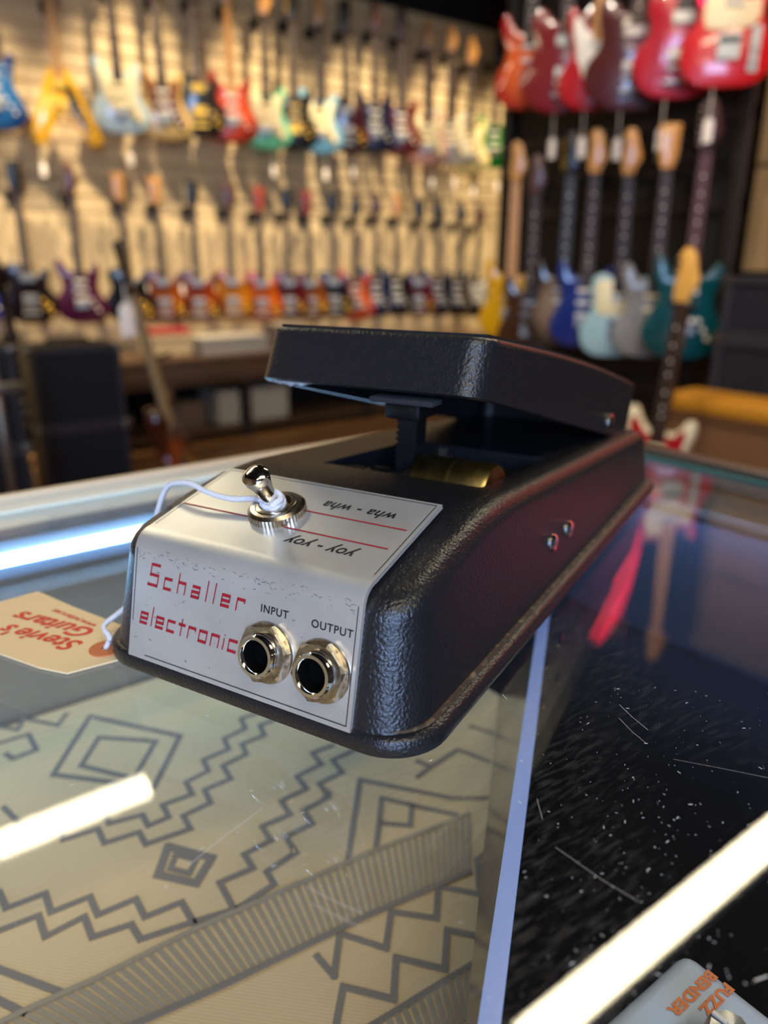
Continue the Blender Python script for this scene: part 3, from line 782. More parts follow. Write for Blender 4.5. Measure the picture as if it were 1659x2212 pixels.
# bolt standing beside the rack
bo = link('bolt', lathe('bolt', [(0, 0), (.0046, 0), (.0046, .0007), (.0037, .0007), (.0037, .0040), (.0016, .0042), (.0016, .0062), (0, .0066)], 6), M_STEEL, ped, (.0078, .1035, ztop(.1035) - .001))
link('cross_plate', boxm('cross_plate', -.001, HX1 - .001, .099, .112, ztop(.105) - .0045, ztop(.105) - .0015, .0005), M_BLACKPL, ped)
for (y, z) in ((.1025, .0222), (.1195, .0216)):
    MS = Matrix.Rotation(R(90), 4, 'Y'); MS.translation = Vector((.0488, y, z))
    link('side_screw', lathe('side_screw', [(.0030, -.001), (.0030, .0004), (.0024, .0012), (.0, .0015)], 20, M=MS), M_CHROME, ped)

# ================================================================== shop tag with its string
tg = empty('shop_tag', lwz(.1303, -.1985, GZ), -(CA + YAW), 'cream paper shop tag with red lettering tied by white string to the pedal', 'tag')
TX, TY = -.1985 + .117, .1303 - .1235            # tag origin in pedal coordinates
m_pap = mat('cream_paper', 'ecd3a4', .8)
def tl(l, w, z=0): return (w + .1985, l - .1303, z)
def tpx(px, py, z):                               # pixel on the glass -> tag coordinates
    p = onZ(px, py, GZ + z) - tg.location; a = CA + YAW
    return Vector((p.x * math.cos(a) - p.y * math.sin(a), p.x * math.sin(a) + p.y * math.cos(a), z))
out = [tpx(*q, .0009) for q in ((82, 1277), (160, 1311), (262, 1350), (270, 1420), (145, 1453), (85, 1441), (0, 1411), (-70, 1384), (-60, 1312), (0, 1300))]
n = len(out)
link('card', mesh('card', [(p.x, p.y, .0003) for p in out] + [(p.x, p.y, .0009) for p in out],
     [tuple(range(n)), tuple(range(n, 2 * n))] + [(i, (i + 1) % n, n + (i + 1) % n, n + i) for i in range(n)]), m_pap, tg)
hc = tpx(229, 1402, .0009)
link('eyelet', lathe('eyelet', [(.0012, .0), (.0048, .0), (.0048, .0004), (.0012, .0004)], 28, cap=False), mat('orange_card', 'cf7a4c', .8), tg, (hc.x, hc.y, .0009))
m_tr = mat('tag_red', 'd8402c', .6)
def tag_text(s, size, pa, pb, shear=.3, bold=.0):  # text from pixel pa (start of word) to pixel pb (end)
    a, b = tpx(*pa, .001), tpx(*pb, .001); d = b - a
    me = text_mesh(s, size, shear, bold, 1.0); xs = [q.co.x for q in me.vertices]; w = max(xs) - min(xs)
    k = d.length / w
    for q in me.vertices: q.co.x *= k
    o = link('lettering', me, m_tr, tg, ((a.x + b.x) / 2, (a.y + b.y) / 2, .00105)); o.rotation_euler = (0, 0, math.atan2(d.y, d.x))
tag_text("Stevie's", .0088, (172, 1397), (8, 1356), bold=.00018)
tag_text('Guitars', .0088, (200, 1370), (38, 1328), bold=.0002)
tag_text('www.guitars.net', .0032, (207, 1353), (115, 1318), bold=.00004)
# string: switch -> over the plate -> down the left side -> eyelet
m_str = mat('white_string', 'e6e6ea', .9, bump=(2500, .8, .0006))
loc0 = Vector((TX, TY, 0))
def fromped(p): return Vector(p) - loc0
wrap = []
for i in range(64):
    a = 2 * math.pi * i / 20; c = base + zd * (.0004 + .0032 * i / 64 + .0004 * math.sin(i * .9))
    wrap.append(c + (xd * math.cos(a + 2.6) + yd * math.sin(a + 2.6)) * (.0026 + .0003 * math.sin(i * .5)))
lastw = wrap[-1]
pth = [lastw, Vector((-.0125, .0275, .0480)), Vector((-.020, .0262, .0472)), Vector((-.028, .0258, .0480)), Vector((-.0345, .0265, .0492)), Vector((-.0400, .0268, .0486)), Vector((-.0452, .0270, .0462)),
       Vector((-.0492, .0262, .038)), Vector((-.0518, .0235, .024)), Vector((-.0545, .019, .012)), Vector((-.0562, .0135, .0085)), Vector((-.0565, .008, .0065)), Vector((TX + hc.x + .001, TY + hc.y + .001, .0045)), Vector((TX + hc.x, TY + hc.y, .0012))]
sp = wrap + catmull(pth, 6, False)[1:]
st = link('string', tube('string', [fromped(p) for p in sp], .00085, 8), m_str, tg); st['label'] = 'white cotton string'
v = []; f = []; rs = random.Random(3)
for i in range(130):
    p = fromped(sp[rs.randrange(62, len(sp))]); d = Vector((rs.gauss(0, 1), rs.gauss(0, 1), rs.gauss(0, 1))).normalized(); l = rs.uniform(.0008, .0026); k = len(v)
    s = Vector((.00003, .00002, .00003)); m_ = p + d * l * .6; e = p + d * l + Vector((rs.gauss(0, .0006), rs.gauss(0, .0006), rs.gauss(0, .0004)))
    if e.z < .0005: continue
    v += [p - s, p + s, m_ + s, m_ - s, e]; f += [(k, k + 1, k + 2, k + 3), (k + 3, k + 2, k + 4)]
fzz = link('loose_fibres', mesh('loose_fibres', v, f), m_str, tg); fzz['kind'] = 'stuff'

# ================================================================== guitars
OUT = {
 'strat': [(-2, 0), (-9, 1.2), (-14, 5), (-15.8, 10), (-14.8, 15), (-12, 19.5), (-10.8, 23), (-11.3, 27), (-12.8, 31), (-13.6, 35), (-13, 38.5), (-11.5, 40), (-9.8, 38.8), (-8, 35.5), (-5.5, 32.5), (-2.8, 31.6), (2.8, 31.6), (5, 31.8), (7, 33), (8.4, 35), (9.8, 36.6), (11.3, 36.4), (12.3, 34.5), (12.2, 31), (11, 27), (10.2, 23.5), (10.8, 20), (13, 16), (15.3, 11.5), (15.5, 7), (13, 3.2), (8, .8), (2, 0)],
 'single': [(-2, 0), (-8.5, 1), (-13.8, 4.5), (-16.4, 10.5), (-15.4, 16), (-12.2, 20), (-11, 23), (-11.8, 27), (-12.8, 30), (-12.4, 33), (-9.5, 35.2), (-5.5, 35.4), (-2.8, 34.5), (2.8, 34.0), (3.2, 29.5), (5, 27.5), (7.2, 28.5), (9, 31.3), (10.6, 32.6), (12, 31.2), (12.4, 28), (11.3, 24.5), (10.8, 22), (12.2, 19), (15.2, 15), (16.4, 10.5), (13.8, 4.5), (8.5, 1), (2, 0)],
 'tele': [(-2, 0), (-9, .6), (-14, 3.8), (-16, 9.5), (-15.2, 15), (-12.4, 19.5), (-11.2, 23), (-11.6, 27.5), (-12.2, 31.5), (-11, 35), (-8, 36.6), (-4.5, 35.6), (-2.8, 34.8), (2.8, 34.8), (3.2, 31), (5, 29.4), (7.2, 30.6), (9, 34), (10.8, 35.2), (12.3, 33.2), (12, 29), (10.9, 25), (11, 22), (13, 18), (15.6, 13), (15.8, 8), (13.6, 3.4), (9, .6), (2, 0)],
 'hollow': [(-2, 0), (-9, .8), (-15.5, 5), (-19.5, 11.5), (-18.6, 18), (-14.6, 23), (-13.4, 27), (-14.4, 32), (-15.2, 37), (-13.6, 41.2), (-10.2, 42), (-7, 39), (-4.5, 36.4), (-2.8, 36), (2.8, 36), (4.5, 36.4), (7, 39), (10.2, 42), (13.6, 41.2), (15.2, 37), (14.4, 32), (13.4, 27), (14.6, 23), (18.6, 18), (19.5, 11.5), (15.5, 5), (9, .8), (2, 0)],
 'vee': [(-1.2, 17.5), (-5, 13.5), (-12, 2.5), (-13.5, .2), (-15.5, -.2), (-20, 2.2), (-20.4, 4.2), (-17, 13), (-12, 26), (-7, 38.5), (-5, 41.5), (-2.8, 42), (2.8, 42), (5, 41.5), (7, 38.5), (12, 26), (17, 13), (20.4, 4.2), (20, 2.2), (15.5, -.2), (13.5, .2), (12, 2.5), (5, 13.5), (1.2, 17.5)],
}
GUARD = {
 'strat': [(-7, 33.5), (-9.6, 36), (-11, 34.5), (-10.6, 30), (-9.3, 25), (-8.7, 20.5), (-6.6, 16.5), (-5.2, 13), (0, 10.8), (4, 10.5), (7, 7.5), (10.5, 5.6), (12.2, 8.5), (10.2, 14), (8.7, 19), (8.6, 24), (9.8, 29), (9.6, 33), (7.2, 32), (5, 30), (-4, 30.2)],
 'tele': [(-8.5, 34), (-10.2, 31), (-9.8, 26), (-9.4, 21), (-7, 18.5), (4.5, 18.5), (8.8, 21), (9.2, 25), (8.6, 28), (5, 27.2), (2.8, 28.5), (2.8, 32.5), (-4, 33.5)],
 'single': [(4.5, 26), (8.6, 25), (8.8, 21), (8.2, 15), (6, 13.6), (4.4, 16)],
 'hollow': [(4.5, 30), (8.5, 29), (9, 24), (8.2, 15), (6, 13.6), (4.4, 16)],
 'vee': [(3, 36), (6, 33), (10.5, 22), (14.5, 9), (10, 12), (5.5, 18.5), (3.5, 21)],
}
NECKZ = {'strat': (31, 76.5), 'single': (33, 75), 'tele': (33.5, 77), 'hollow': (35.5, 77), 'vee': (40, 79)}
HEAD = {
 'inline': [(-2.2, 0), (2.2, 0), (2.6, 2.5), (4.6, 5.4), (4.7, 8), (3.6, 11.2), (2.8, 14.6), (1.6, 17.2), (-.6, 18.2), (-2.5, 17), (-3.0, 14.8), (-2.4, 13), (-2.8, 9), (-3.2, 5), (-3.0, 2)],
 'sym': [(-2.2, 0), (2.2, 0), (3.0, 3), (3.7, 6), (3.8, 12), (4.3, 15.5), (3.4, 17), (1.2, 16.2), (0, 17.2), (-1.2, 16.2), (-3.4, 17), (-4.3, 15.5), (-3.8, 12), (-3.7, 6), (-3.0, 3)],
 'vee': [(-2.2, 0), (2.2, 0), (3.4, 4), (4.2, 9), (0, 20), (-4.2, 9), (-3.4, 4)],
}
cm = lambda P: [(a / 100, b_ / 100) for a, b_ in P]
CACHE = {}
def cached(key, fn):
    if key not in CACHE:
        CACHE[key] = fn(); 
        if not CACHE[key].materials: CACHE[key].materials.append(M_BLACKPL)
    return CACHE[key]
def gpart(name, key, fn, m, parent, loc=(0, 0, 0)):
    me = cached(key, fn); o = bpy.data.objects.new(name, me); COL.objects.link(o); o.parent = parent; o.location = loc
    o.material_slots[0].link = 'OBJECT'; o.material_slots[0].material = m
    return o
TH = .044
def neck_mesh(kind):
    z0, z1 = NECKZ[kind]; z0 /= 100; z1 /= 100; v = []; f = []
    for z, w in ((z0 - .06, .028), (z0, .028), (z1, .0215)):
        for i in range(9):
            a = math.pi * i / 8; v.append((w * math.cos(a), -.040 + .020 * math.sin(a), z))
    for k in range(2):
        for i in range(8): f.append((k * 9 + i, k * 9 + i + 1, k * 9 + 10 + i, k * 9 + 9 + i))
        f.append((k * 9, k * 9 + 9, k * 9 + 17, k * 9 + 8))
    f += [tuple(range(9)), tuple(range(18, 27))]
    return autosmooth(mesh('neck', v, f))
def board_mesh(kind):
    z0, z1 = NECKZ[kind]; z0 /= 100; z1 /= 100; z0 -= .055; y0, y1 = -.0405, -.0475
    v = [(x, y, z) for z, w in ((z0, .0285), (z1, .0215)) for x, y in ((-w, y0), (w, y0), (w, y1), (-w, y1))]
    return mesh('fretboard', v, [(0, 1, 2, 3), (4, 5, 6, 7), (0, 1, 5, 4), (1, 2, 6, 5), (2, 3, 7, 6), (3, 0, 4, 7)])
def fret_mesh(kind):
    z0, z1 = NECKZ[kind]; z0 /= 100; z1 /= 100; v = []; f = []; L = .64
    for k in range(22):
        z = z1 - L * (1 - 2 ** (-k / 12)); w = .0215 + (.007) * (z1 - z) / (z1 - z0 + .055); n = len(v); y = -.0475
        if z < z0 - .05: break
        v += [(-w, y, z - .001), (w, y, z - .001), (w, y, z + .001), (-w, y, z + .001), (-w, y - .0014, z), (w, y - .0014, z)]
        f += [(n, n + 1, n + 5, n + 4), (n + 3, n + 4, n + 5, n + 2), (n, n + 4, n + 3), (n + 1, n + 2, n + 5)]
    return mesh('frets', v, f)
def inlay_mesh(kind):
    z1 = NECKZ[kind][1] / 100; v = []; f = []
    for k in (3, 5, 7, 9, 12, 15, 17):
        z = z1 - .64 * (1 - 2 ** (-(k - .5) / 12)); n = len(v)
        for i in range(10): a = 2 * math.pi * i / 10; v.append((.0045 * math.cos(a), -.0478, z + .0045 * math.sin(a)))
        f.append(tuple(range(n, n + 10)))
    return mesh('inlays', v, f)
def bodym(kind, th): return slab('body', [tuple(p) for p in (catmull(cm(OUT[kind]), 3) if kind != 'vee' else catmull(cm(OUT[kind]), 2))], 0, -th, .005)
m_maple = mat('maple', 'c9914a', .35, coat=.4)
m_rose = mat('rosewood', '2a1812', .5); m_ebony = mat('ebony', '15120f', .45)
m_mahog = mat('mahogany', '4a2416', .4, coat=.3)
m_fret = mat('fret_wire', 'cfc8ba', .25, 1)
m_gold = mat('gold_metal', 'd9b04a', .32, 1); m_hw = mat('guitar_chrome', '9a968e', .4, 1)
m_creamp = mat('cream_plastic', 'e8dcae', .4); m_whitep = mat('white_plastic', 'e6e2d6', .35); m_blackp = mat('black_guard', '0d0d0d', .3)
m_clear = mat('pale_clear_plastic', 'b98b92', .15, coat=.6); m_brownp = mat('tortoise_plastic', '6a3c1c', .3); m_redp = mat('red_guard', '9c0f1c', .3)
PAINT = {}
def paint(name, col, metal=0, rough=.28, burst=None):
    if name in PAINT: return PAINT[name]
    m = mat('paint_' + name, col, rough, metal, coat=.8)
    if burst:                                    # sunburst: the lacquer itself darkens towards the body's rim
        nt = m.node_tree; tc = nt.nodes.new('ShaderNodeTexCoord'); mp = nt.nodes.new('ShaderNodeMapping')
        mp.inputs['Location'].default_value = (0, 0, -.17 / .2); mp.inputs['Scale'].default_value = (1 / .17, 0, 1 / .2)
        g = nt.nodes.new('ShaderNodeTexGradient'); g.gradient_type = 'SPHERICAL'; r = nt.nodes.new('ShaderNodeValToRGB')
        r.color_ramp.elements[0].position = .05; r.color_ramp.elements[0].color = lin(burst)
        r.color_ramp.elements[1].position = .5; r.color_ramp.elements[1].color = lin(col)
        nt.links.new(tc.outputs['Object'], mp.inputs[0]); nt.links.new(mp.outputs[0], g.inputs[0]); nt.links.new(g.outputs[0], r.inputs[0])
        nt.links.new(r.outputs[0], nt.nodes['Principled BSDF'].inputs['Base Color'])
    PAINT[name] = m
    return m
def guitar(kind, bm_, loc, rz, label, group, sc=1.0, guard=None, neck=m_maple, fb=m_rose, head='inline', headm=None, hw=m_hw, pups=None, roll=0, pitch=0, name='electric_guitar', cat='guitar'):
    g = empty(name, loc, 0, label, cat, group)
    g.rotation_mode = 'XYZ'; g.rotation_euler = (pitch, roll, rz); g.scale = (sc,) * 3
    th = TH if kind != 'hollow' else .05
    gpart('body', ('body', kind), lambda: bodym(kind, TH), bm_, g)
    gpart('neck', ('neck', kind), lambda: neck_mesh(kind), neck, g)
    gpart('fretboard', ('fb', kind), lambda: board_mesh(kind), fb, g)
    gpart('frets', ('frets', kind), lambda: fret_mesh(kind), m_fret, g)['kind'] = 'stuff'
    gpart('inlays', ('inlay', kind), lambda: inlay_mesh(kind), m_whitep if fb is not m_maple else m_blackp, g)['kind'] = 'stuff'
    z1 = NECKZ[kind][1] / 100
    hs = gpart('headstock', ('head', head), lambda: slab('headstock', [tuple(p) for p in catmull(cm(HEAD[head]), 2)], -.026, -.041, .002), headm or neck, g, (0, 0, z1))
    for k in range(6):
        if head == 'inline': x, zz, sx = -.0245 - .0007 * k, .028 + .0235 * k, -1
        else: sx = -1 if k < 3 else 1; x, zz = sx * (.032 + .002 * (k % 3)), .035 + .038 * (k % 3)
        gpart('tuner', ('tuner', sx), lambda: tuner_mesh(sx), hw, hs, (x, -.034, zz))
    if guard: gpart('pickguard', ('guard', kind), lambda: slab('pickguard', [tuple(p) for p in catmull(cm(GUARD[kind]), 3)], -TH + .0005, -TH - .0025, .0006), guard, g)
    F = -TH - .0012
    def bx(nm, key, w, h, d, m, x, z, y=F):
        return gpart(nm, (nm,) + key, lambda: boxm(nm, -w / 2, w / 2, -d, .002, -h / 2, h / 2, .0015, 1), m, g, (x, y, z))
    def kn(x, z, m): gpart('knob', ('knob',), lambda: lathe('knob', [(0, 0), (.0095, 0), (.009, .012), (.006, .0145), (0, .0145)], 14, M=Matrix.Rotation(R(90), 4, 'X')), m, g, (x, F, z))
    if kind == 'strat':
        for i, zz in enumerate((.15, .205, .26)): bx('pickup', ('sc',), .078, .017, .008, pups or m_whitep, 0, zz)
        bx('bridge', ('st',), .078, .04, .012, hw, 0, .115)
        for (x, zz) in ((.055, .15), (.075, .115), (.094, .082)): kn(x, zz, pups or m_whitep)
    elif kind == 'tele':
        bx('bridge_plate', ('te',), .08, .085, .008, hw, 0, .13); bx('pickup', ('te',), .07, .02, .013, m_blackp, 0, .15)
        bx('pickup', ('te2',), .065, .018, .008, hw, 0, .262)
        bx('control_plate', ('te',), .034, .15, .004, hw, .088, .12)
        for zz in (.075, .115): kn(.088, zz, hw)
    else:
        zz0 = {'single': (.145, .265), 'hollow': (.165, .29), 'vee': (.235, .335)}[kind]
        for zz in zz0: bx('pickup', ('hb',), .085, .04, .012, pups or hw, 0, zz)
        bx('bridge', ('hb',), .085, .014, .016, hw, 0, zz0[0] - .045)
        if kind != 'vee': bx('tailpiece', ('hb',), .095, .016, .018, hw, 0, zz0[0] - .09)
        ks = {'single': ((.075, .13), (.105, .10), (.085, .08), (.115, .055)), 'hollow': ((.09, .15), (.12, .115), (.09, .10), (.12, .07)), 'vee': ((.08, .2), (.1, .16), (.125, .115))}[kind]
        for (x, zz) in ks: kn(x, zz, m_gold)
    return g
def tuner_mesh(s): 
    me = lathe('tuner', [(0, -.004), (.006, -.003), (.007, 0), (.006, .003), (0, .004)], 10)
    me.transform(Matrix.Translation((s * .009, 0, 0)))
    return me
def hanger(p, rz, label, group, depth):
    h = empty('guitar_hanger', p, rz, label, 'hanger', group)
    link('wall_block', cached('hblock', lambda: boxm('wall_block', -.03, .03, -.02, 0, -.035, .035, .003, 1)), None, h)
    link('arm', cached(('harm', depth), lambda: boxm('arm', -.008, .008, -depth, -.01, -.008, .008)), None, h)
    link('yoke', cached(('hyoke', depth), lambda: tube('yoke', [(-.036, -depth - .06, .012), (-.034, -depth - .02, 0), (0, -depth, -.004), (.034, -depth - .02, 0), (.036, -depth - .06, .012)], .006, 6)), None, h)
CARD = None
def price_tag(p, rz, label, group, drop=.12, sc=1.0):
    t = empty('price_tag', p, rz, label, 'price tag', group)
    link('thread', cached(('thr', drop), lambda: boxm('thread', -.0014, .0014, -.001, 0, -drop, 0)), m_whitep, t, own=True)
    link('card', cached('ptcard', lambda: slab('card', [(-.016, 0), (-.016, -.055), (.016, -.055), (.016, 0), (.009, .014), (-.009, .014)], 0, -.002, .0004)), mat('tag_card', 'f0e9e2', .6), t, (0, 0, -drop), own=True)
    t.scale = (sc,) * 3
ORD = ['first', 'second', 'third', 'fourth', 'fifth', 'sixth', 'seventh', 'eighth', 'ninth', 'tenth', 'eleventh', 'twelfth', 'thirteenth', 'fourteenth', 'fifteenth', 'sixteenth', 'seventeenth', 'eighteenth']

YU = YW - .12
UP = [   # centre px, bottom py, kind, colour name, hex, burst, description, options
 (-2, 283, 'strat', 'blueburst', '1d6fb4', '0e2f6a', 'blue burst double-cut guitar cut by the picture edge', dict(guard=None)),
 (147, 318, 'vee', 'yellow', 'e5ae14', None, 'yellow V-shaped electric guitar with black guard', dict(guard=m_blackp, hw=m_gold, neck=m_maple, fb=m_maple, head='vee', sc=.92)),
 (267, 293, 'strat', 'ice', 'a9c4d4', None, 'ice blue double-cut guitar with cream pickguard', dict(guard=m_creamp, pups=m_creamp)),
 (361, 305, 'strat', 'goldsand', 'bfa468', None, 'sand gold double-cut guitar with brown pickguard', dict(guard=m_brownp, neck=m_mahog)),
 (436, 297, 'single', 'black', '0b0b0c', None, 'black single-cut guitar with gold pickups', dict(hw=m_gold, neck=m_mahog, head='sym', headm=m_blackp)),
 (506, 310, 'strat', 'orangered', 'e0480c', '8e1606', 'bright orange red double-cut guitar', dict(neck=m_maple, fb=m_maple)),
 (578, 325, 'strat', 'mint', '62c39a', None, 'mint green double-cut guitar with cream pickguard', dict(guard=m_creamp, pups=m_creamp)),
 (637, 325, 'strat', 'black', '0b0b0c', None, 'black double-cut guitar with gold hardware', dict(hw=m_gold, pups=m_gold, neck=m_mahog, headm=m_blackp)),
 (691, 334, 'strat', 'skyblue', '6fb2d6', None, 'sky blue double-cut guitar with yellowed cream pickguard', dict(guard=m_creamp, pups=m_creamp)),
 (751, 331, 'single', 'maroon', '3a0a14', None, 'dark maroon single-cut guitar', dict(neck=m_mahog, head='sym', headm=m_blackp)),
 (810, 331, 'strat', 'navy', '0c1636', None, 'navy blue double-cut guitar', dict(neck=m_mahog, headm=m_mahog)),
 (866, 337, 'strat', 'brick', '571108', None, 'brick brown double-cut guitar', dict(neck=m_mahog, headm=m_mahog)),
 (922, 357, 'strat', 'shellpink', 'd09a88', None, 'shell pink double-cut guitar with cream pickguard', dict(guard=m_creamp, pups=m_creamp)),
 (970, 358, 'strat', 'white', 'd8d4c8', None, 'white double-cut guitar between pink and cream ones', dict(guard=m_creamp, pups=m_whitep)),
 (1012, 377, 'strat', 'creamy', 'e9d892', None, 'cream yellow double-cut guitar', dict(guard=m_creamp, pups=m_creamp)),
 (1063, 366, 'strat', 'green', '0f7a2a', None, 'emerald green double-cut guitar nearest the room corner', dict(fb=m_rose, neck=m_mahog, headm=m_blackp)),
]
for i, (px, py, kind, cn, hx, bu, desc, op) in enumerate(UP):
    p = onY(px, py, YU); o = dict(op); sc = o.pop('sc', 1.0); o.setdefault('neck', m_maple)
    guitar(kind, paint(cn, hx, burst=bu), p, -.9 * math.atan2(p.x, p.y), desc + ', upper slat wall row', 'guitars in the upper row on the slat wall', sc=sc, roll=R(random.uniform(-1, 1)), **o)
    hz = p.z + NECKZ[kind][1] / 100 * sc - .02
    hanger((p.x, YW, hz), 0, 'black hanger holding the ' + ORD[i] + ' guitar from left, upper slat wall row', 'hangers of the upper slat wall row', round(YW - YU - .02, 3))
    if i in (1, 2, 6, 8, 9, 12, 13, 14, 15):
        price_tag((p.x + (.012 if kind != 'vee' else -.16), YU - .05, p.z + .01), 0, 'white price tag hanging under the ' + ORD[i] + ' guitar from left, upper slat wall row', 'price tags of the upper slat wall row')
LOW = [
 (-38, 696, 'strat', 'royal', '0b2c9c', None, 'royal blue guitar at the left picture edge', dict(headm=m_blackp)),
 (72, 696, 'single', 'blackplum', '140a10', None, 'plum black single-cut guitar beside the royal blue one', dict(headm=m_blackp, head='sym', neck=m_mahog)),
 (183, 698, 'strat', 'purple', '4a0f36', None, 'deep purple double-cut guitar', dict(neck=m_mahog, headm=m_mahog)),
 (288, 697, 'single', 'black', '0b0b0c', None, 'black single-cut guitar behind a leaning neck', dict(head='sym', neck=m_mahog, headm=m_maple)),
 (360, 697, 'single', 'tobacco', '9a4c0c', '3c1606', 'tobacco burst single-cut guitar', dict(head='sym', neck=m_mahog, headm=m_maple)),
 (433, 696, 'single', 'teaburst', '93360c', '3a0d06', 'reddish brown burst single-cut guitar', dict(head='sym', neck=m_mahog, headm=m_blackp)),
 (506, 692, 'single', 'honey', 'c4790c', '7a3a06', 'honey amber single-cut guitar', dict(head='sym', neck=m_mahog, headm=m_mahog)),
 (568, 694, 'single', 'orange', 'd2600a', '9a3006', 'orange flamed single-cut guitar', dict(head='sym', neck=m_mahog, headm=mat('paint_head_orange', 'b04010', .3))),
 (626, 690, 'single', 'wine', '560a18', None, 'wine red single-cut guitar', dict(head='sym', neck=m_mahog, headm=m_blackp)),
 (672, 690, 'single', 'amberbrown', '8a4a0e', '4a1e06', 'amber brown single-cut guitar', dict(head='sym', neck=m_mahog, headm=mat('paint_head_red', '7a2414', .3))),
 (722, 686, 'single', 'midnight', '0a0f22', None, 'midnight blue single-cut guitar', dict(head='sym', neck=m_mahog, headm=m_blackp)),
 (768, 692, 'strat', 'cherryburst', 'd8601a', 'a80c18', 'cherry sunburst double-cut guitar', dict(neck=m_mahog, headm=m_blackp)),
 (812, 684, 'strat', 'inkblue', '0d1a44', None, 'ink blue double-cut guitar', dict(neck=m_mahog, headm=m_mahog)),
 (856, 682, 'strat', 'black', '0b0b0c', None, 'black double-cut guitar left of a dark red one', dict(neck=m_mahog, headm=m_maple)),
 (903, 682, 'single', 'claret', '5c0a26', None, 'claret red single-cut guitar', dict(head='sym', neck=m_mahog, headm=m_blackp)),
 (944, 682, 'strat', 'slate', '141c2c', None, 'slate blue double-cut guitar', dict(neck=m_mahog, headm=m_blackp)),
 (985, 682, 'strat', 'umber', '2c140c', None, 'dark umber double-cut guitar', dict(neck=m_mahog, headm=m_blackp)),
 (1024, 684, 'strat', 'charcoal', '1a1a1e', None, 'charcoal double-cut guitar with pearl guard nearest the corner', dict(guard=m_whitep, neck=m_mahog, headm=m_mahog)),
]
YLo = YW - .10
for i, (px, py, kind, cn, hx, bu, desc, op) in enumerate(LOW):
    p = onY(px, py, YLo); o = dict(op); sc = .94
    guitar(kind, paint(cn, hx, burst=bu), p, -.9 * math.atan2(p.x, p.y), desc + ', lower slat wall row', 'guitars in the lower row on the slat wall', sc=sc, roll=R(random.uniform(-1, 1)), **o)
    hanger((p.x, YW, p.z + NECKZ[kind][1] / 100 * sc - .02), 0, 'black hanger holding the ' + ORD[i] + ' guitar from left, lower slat wall row', 'hangers of the lower slat wall row', round(YW - YLo - .02, 3))
    if i in (4, 5): price_tag((p.x - .13, YLo - .05, p.z + .35), 0, 'white price tag beside the ' + ORD[i] + ' guitar from left, lower slat wall row', 'price tags of the lower slat wall row')

XK = 2.97
RU = [
 (1138, 240, 'strat', 'fireburst', 'e8641a', 'b00c12', 'fiery sunburst double-cut guitar', dict(neck=m_mahog, headm=m_mahog)),
 (1213, 248, 'hollow', 'darkcherry', '7c0a16', None, 'dark cherry semi-hollow guitar with clear pickguard', dict(guard=m_clear, neck=m_mahog, head='sym')),
 (1278, 243, 'strat', 'candyred', 'b40a18', None, 'candy red double-cut guitar with white pickguard', dict(guard=m_whitep, neck=m_maple, fb=m_maple)),
 (1356, 243, 'hollow', 'oxblood', '4a0c10', None, 'oxblood brown semi-hollow guitar with clear pickguard', dict(guard=m_clear, neck=m_mahog, head='sym')),
 (1452, 218, 'single', 'rubyred', 'b30c26', None, 'ruby red single-cut guitar with chrome pickups', dict(neck=m_mahog, fb=m_ebony, head='sym', sc=1.06)),
 (1556, 194, 'tele', 'torored', 'c00f14', None, 'red slab-body guitar with cream pickguard', dict(guard=m_creamp, neck=m_maple, fb=m_maple, sc=1.04)),
]
for i, (px, py, kind, cn, hx, bu, desc, op) in enumerate(RU):
    p = onX(px, py, XK); o = dict(op); sc = o.pop('sc', 1.0)
    guitar(kind, paint(cn, hx, burst=bu), p, R(-48), desc + ', upper rack row', 'red guitars in the upper rack row', sc=sc, roll=R(random.uniform(-1, 1)), **o)
    hanger((3.16, p.y, p.z + NECKZ[kind][1] / 100 * sc - .02), R(-90), 'black hanger holding the ' + ORD[i] + ' guitar from left, upper rack row', 'hangers of the upper rack row', .17)
    if i: price_tag((XK - .05, p.y, p.z + .005), R(-90), 'white price tag on a string under the ' + ORD[i] + ' guitar from left, upper rack row', 'price tags of the upper rack row', .1, 1.25)
RL = [
 (1098, 730, 'strat', 'canary', 'e0a808', None, 'canary yellow double-cut guitar', dict(neck=m_maple, fb=m_maple)),
 (1138, 765, 'strat', 'walnut', '3e2412', None, 'walnut brown guitar with chrome pickups', dict(neck=m_mahog, pups=m_hw, headm=m_mahog)),
 (1205, 742, 'strat', 'tanblack', '8a7460', '0c0a0a', 'tan burst guitar with gold tuners', dict(neck=m_ebony, fb=m_ebony, hw=m_gold, headm=m_blackp)),
 (1255, 748, 'strat', 'cobalt', '0c2a78', None, 'cobalt blue double-cut guitar', dict(neck=m_maple, fb=m_rose)),
 (1324, 768, 'tele', 'powderblue', '9fc4cc', None, 'powder blue slab-body guitar with cream pickguard', dict(guard=m_creamp, neck=m_maple, fb=m_rose)),
 (1396, 770, 'strat', 'pewter', '8e9092', None, 'pewter grey double-cut guitar with cream pickups', dict(neck=m_maple, fb=m_rose, head='sym', pups=m_creamp)),
 (1462, 772, 'strat', 'teal', '064a54', None, 'teal double-cut guitar with big horns', dict(neck=m_mahog, fb=mat('redwood', '4a2018', .5), headm=mat('paint_head_plum', '3a1a18', .4), sc=1.05)),
]
for i, (px, py, kind, cn, hx, bu, desc, op) in enumerate(RL):
    p = onX(px, py, XK); o = dict(op); sc = o.pop('sc', 1.0)
    guitar(kind, paint(cn, hx, burst=bu), p, R(-48), desc + ', lower rack row', 'guitars in the lower rack row', sc=sc, roll=R(random.uniform(-1, 1)), **o)
    hanger((3.16, p.y, p.z + NECKZ[kind][1] / 100 * sc - .02), R(-90), 'black hanger holding the ' + ORD[i] + ' guitar from left, lower rack row', 'hangers of the lower rack row', .17)

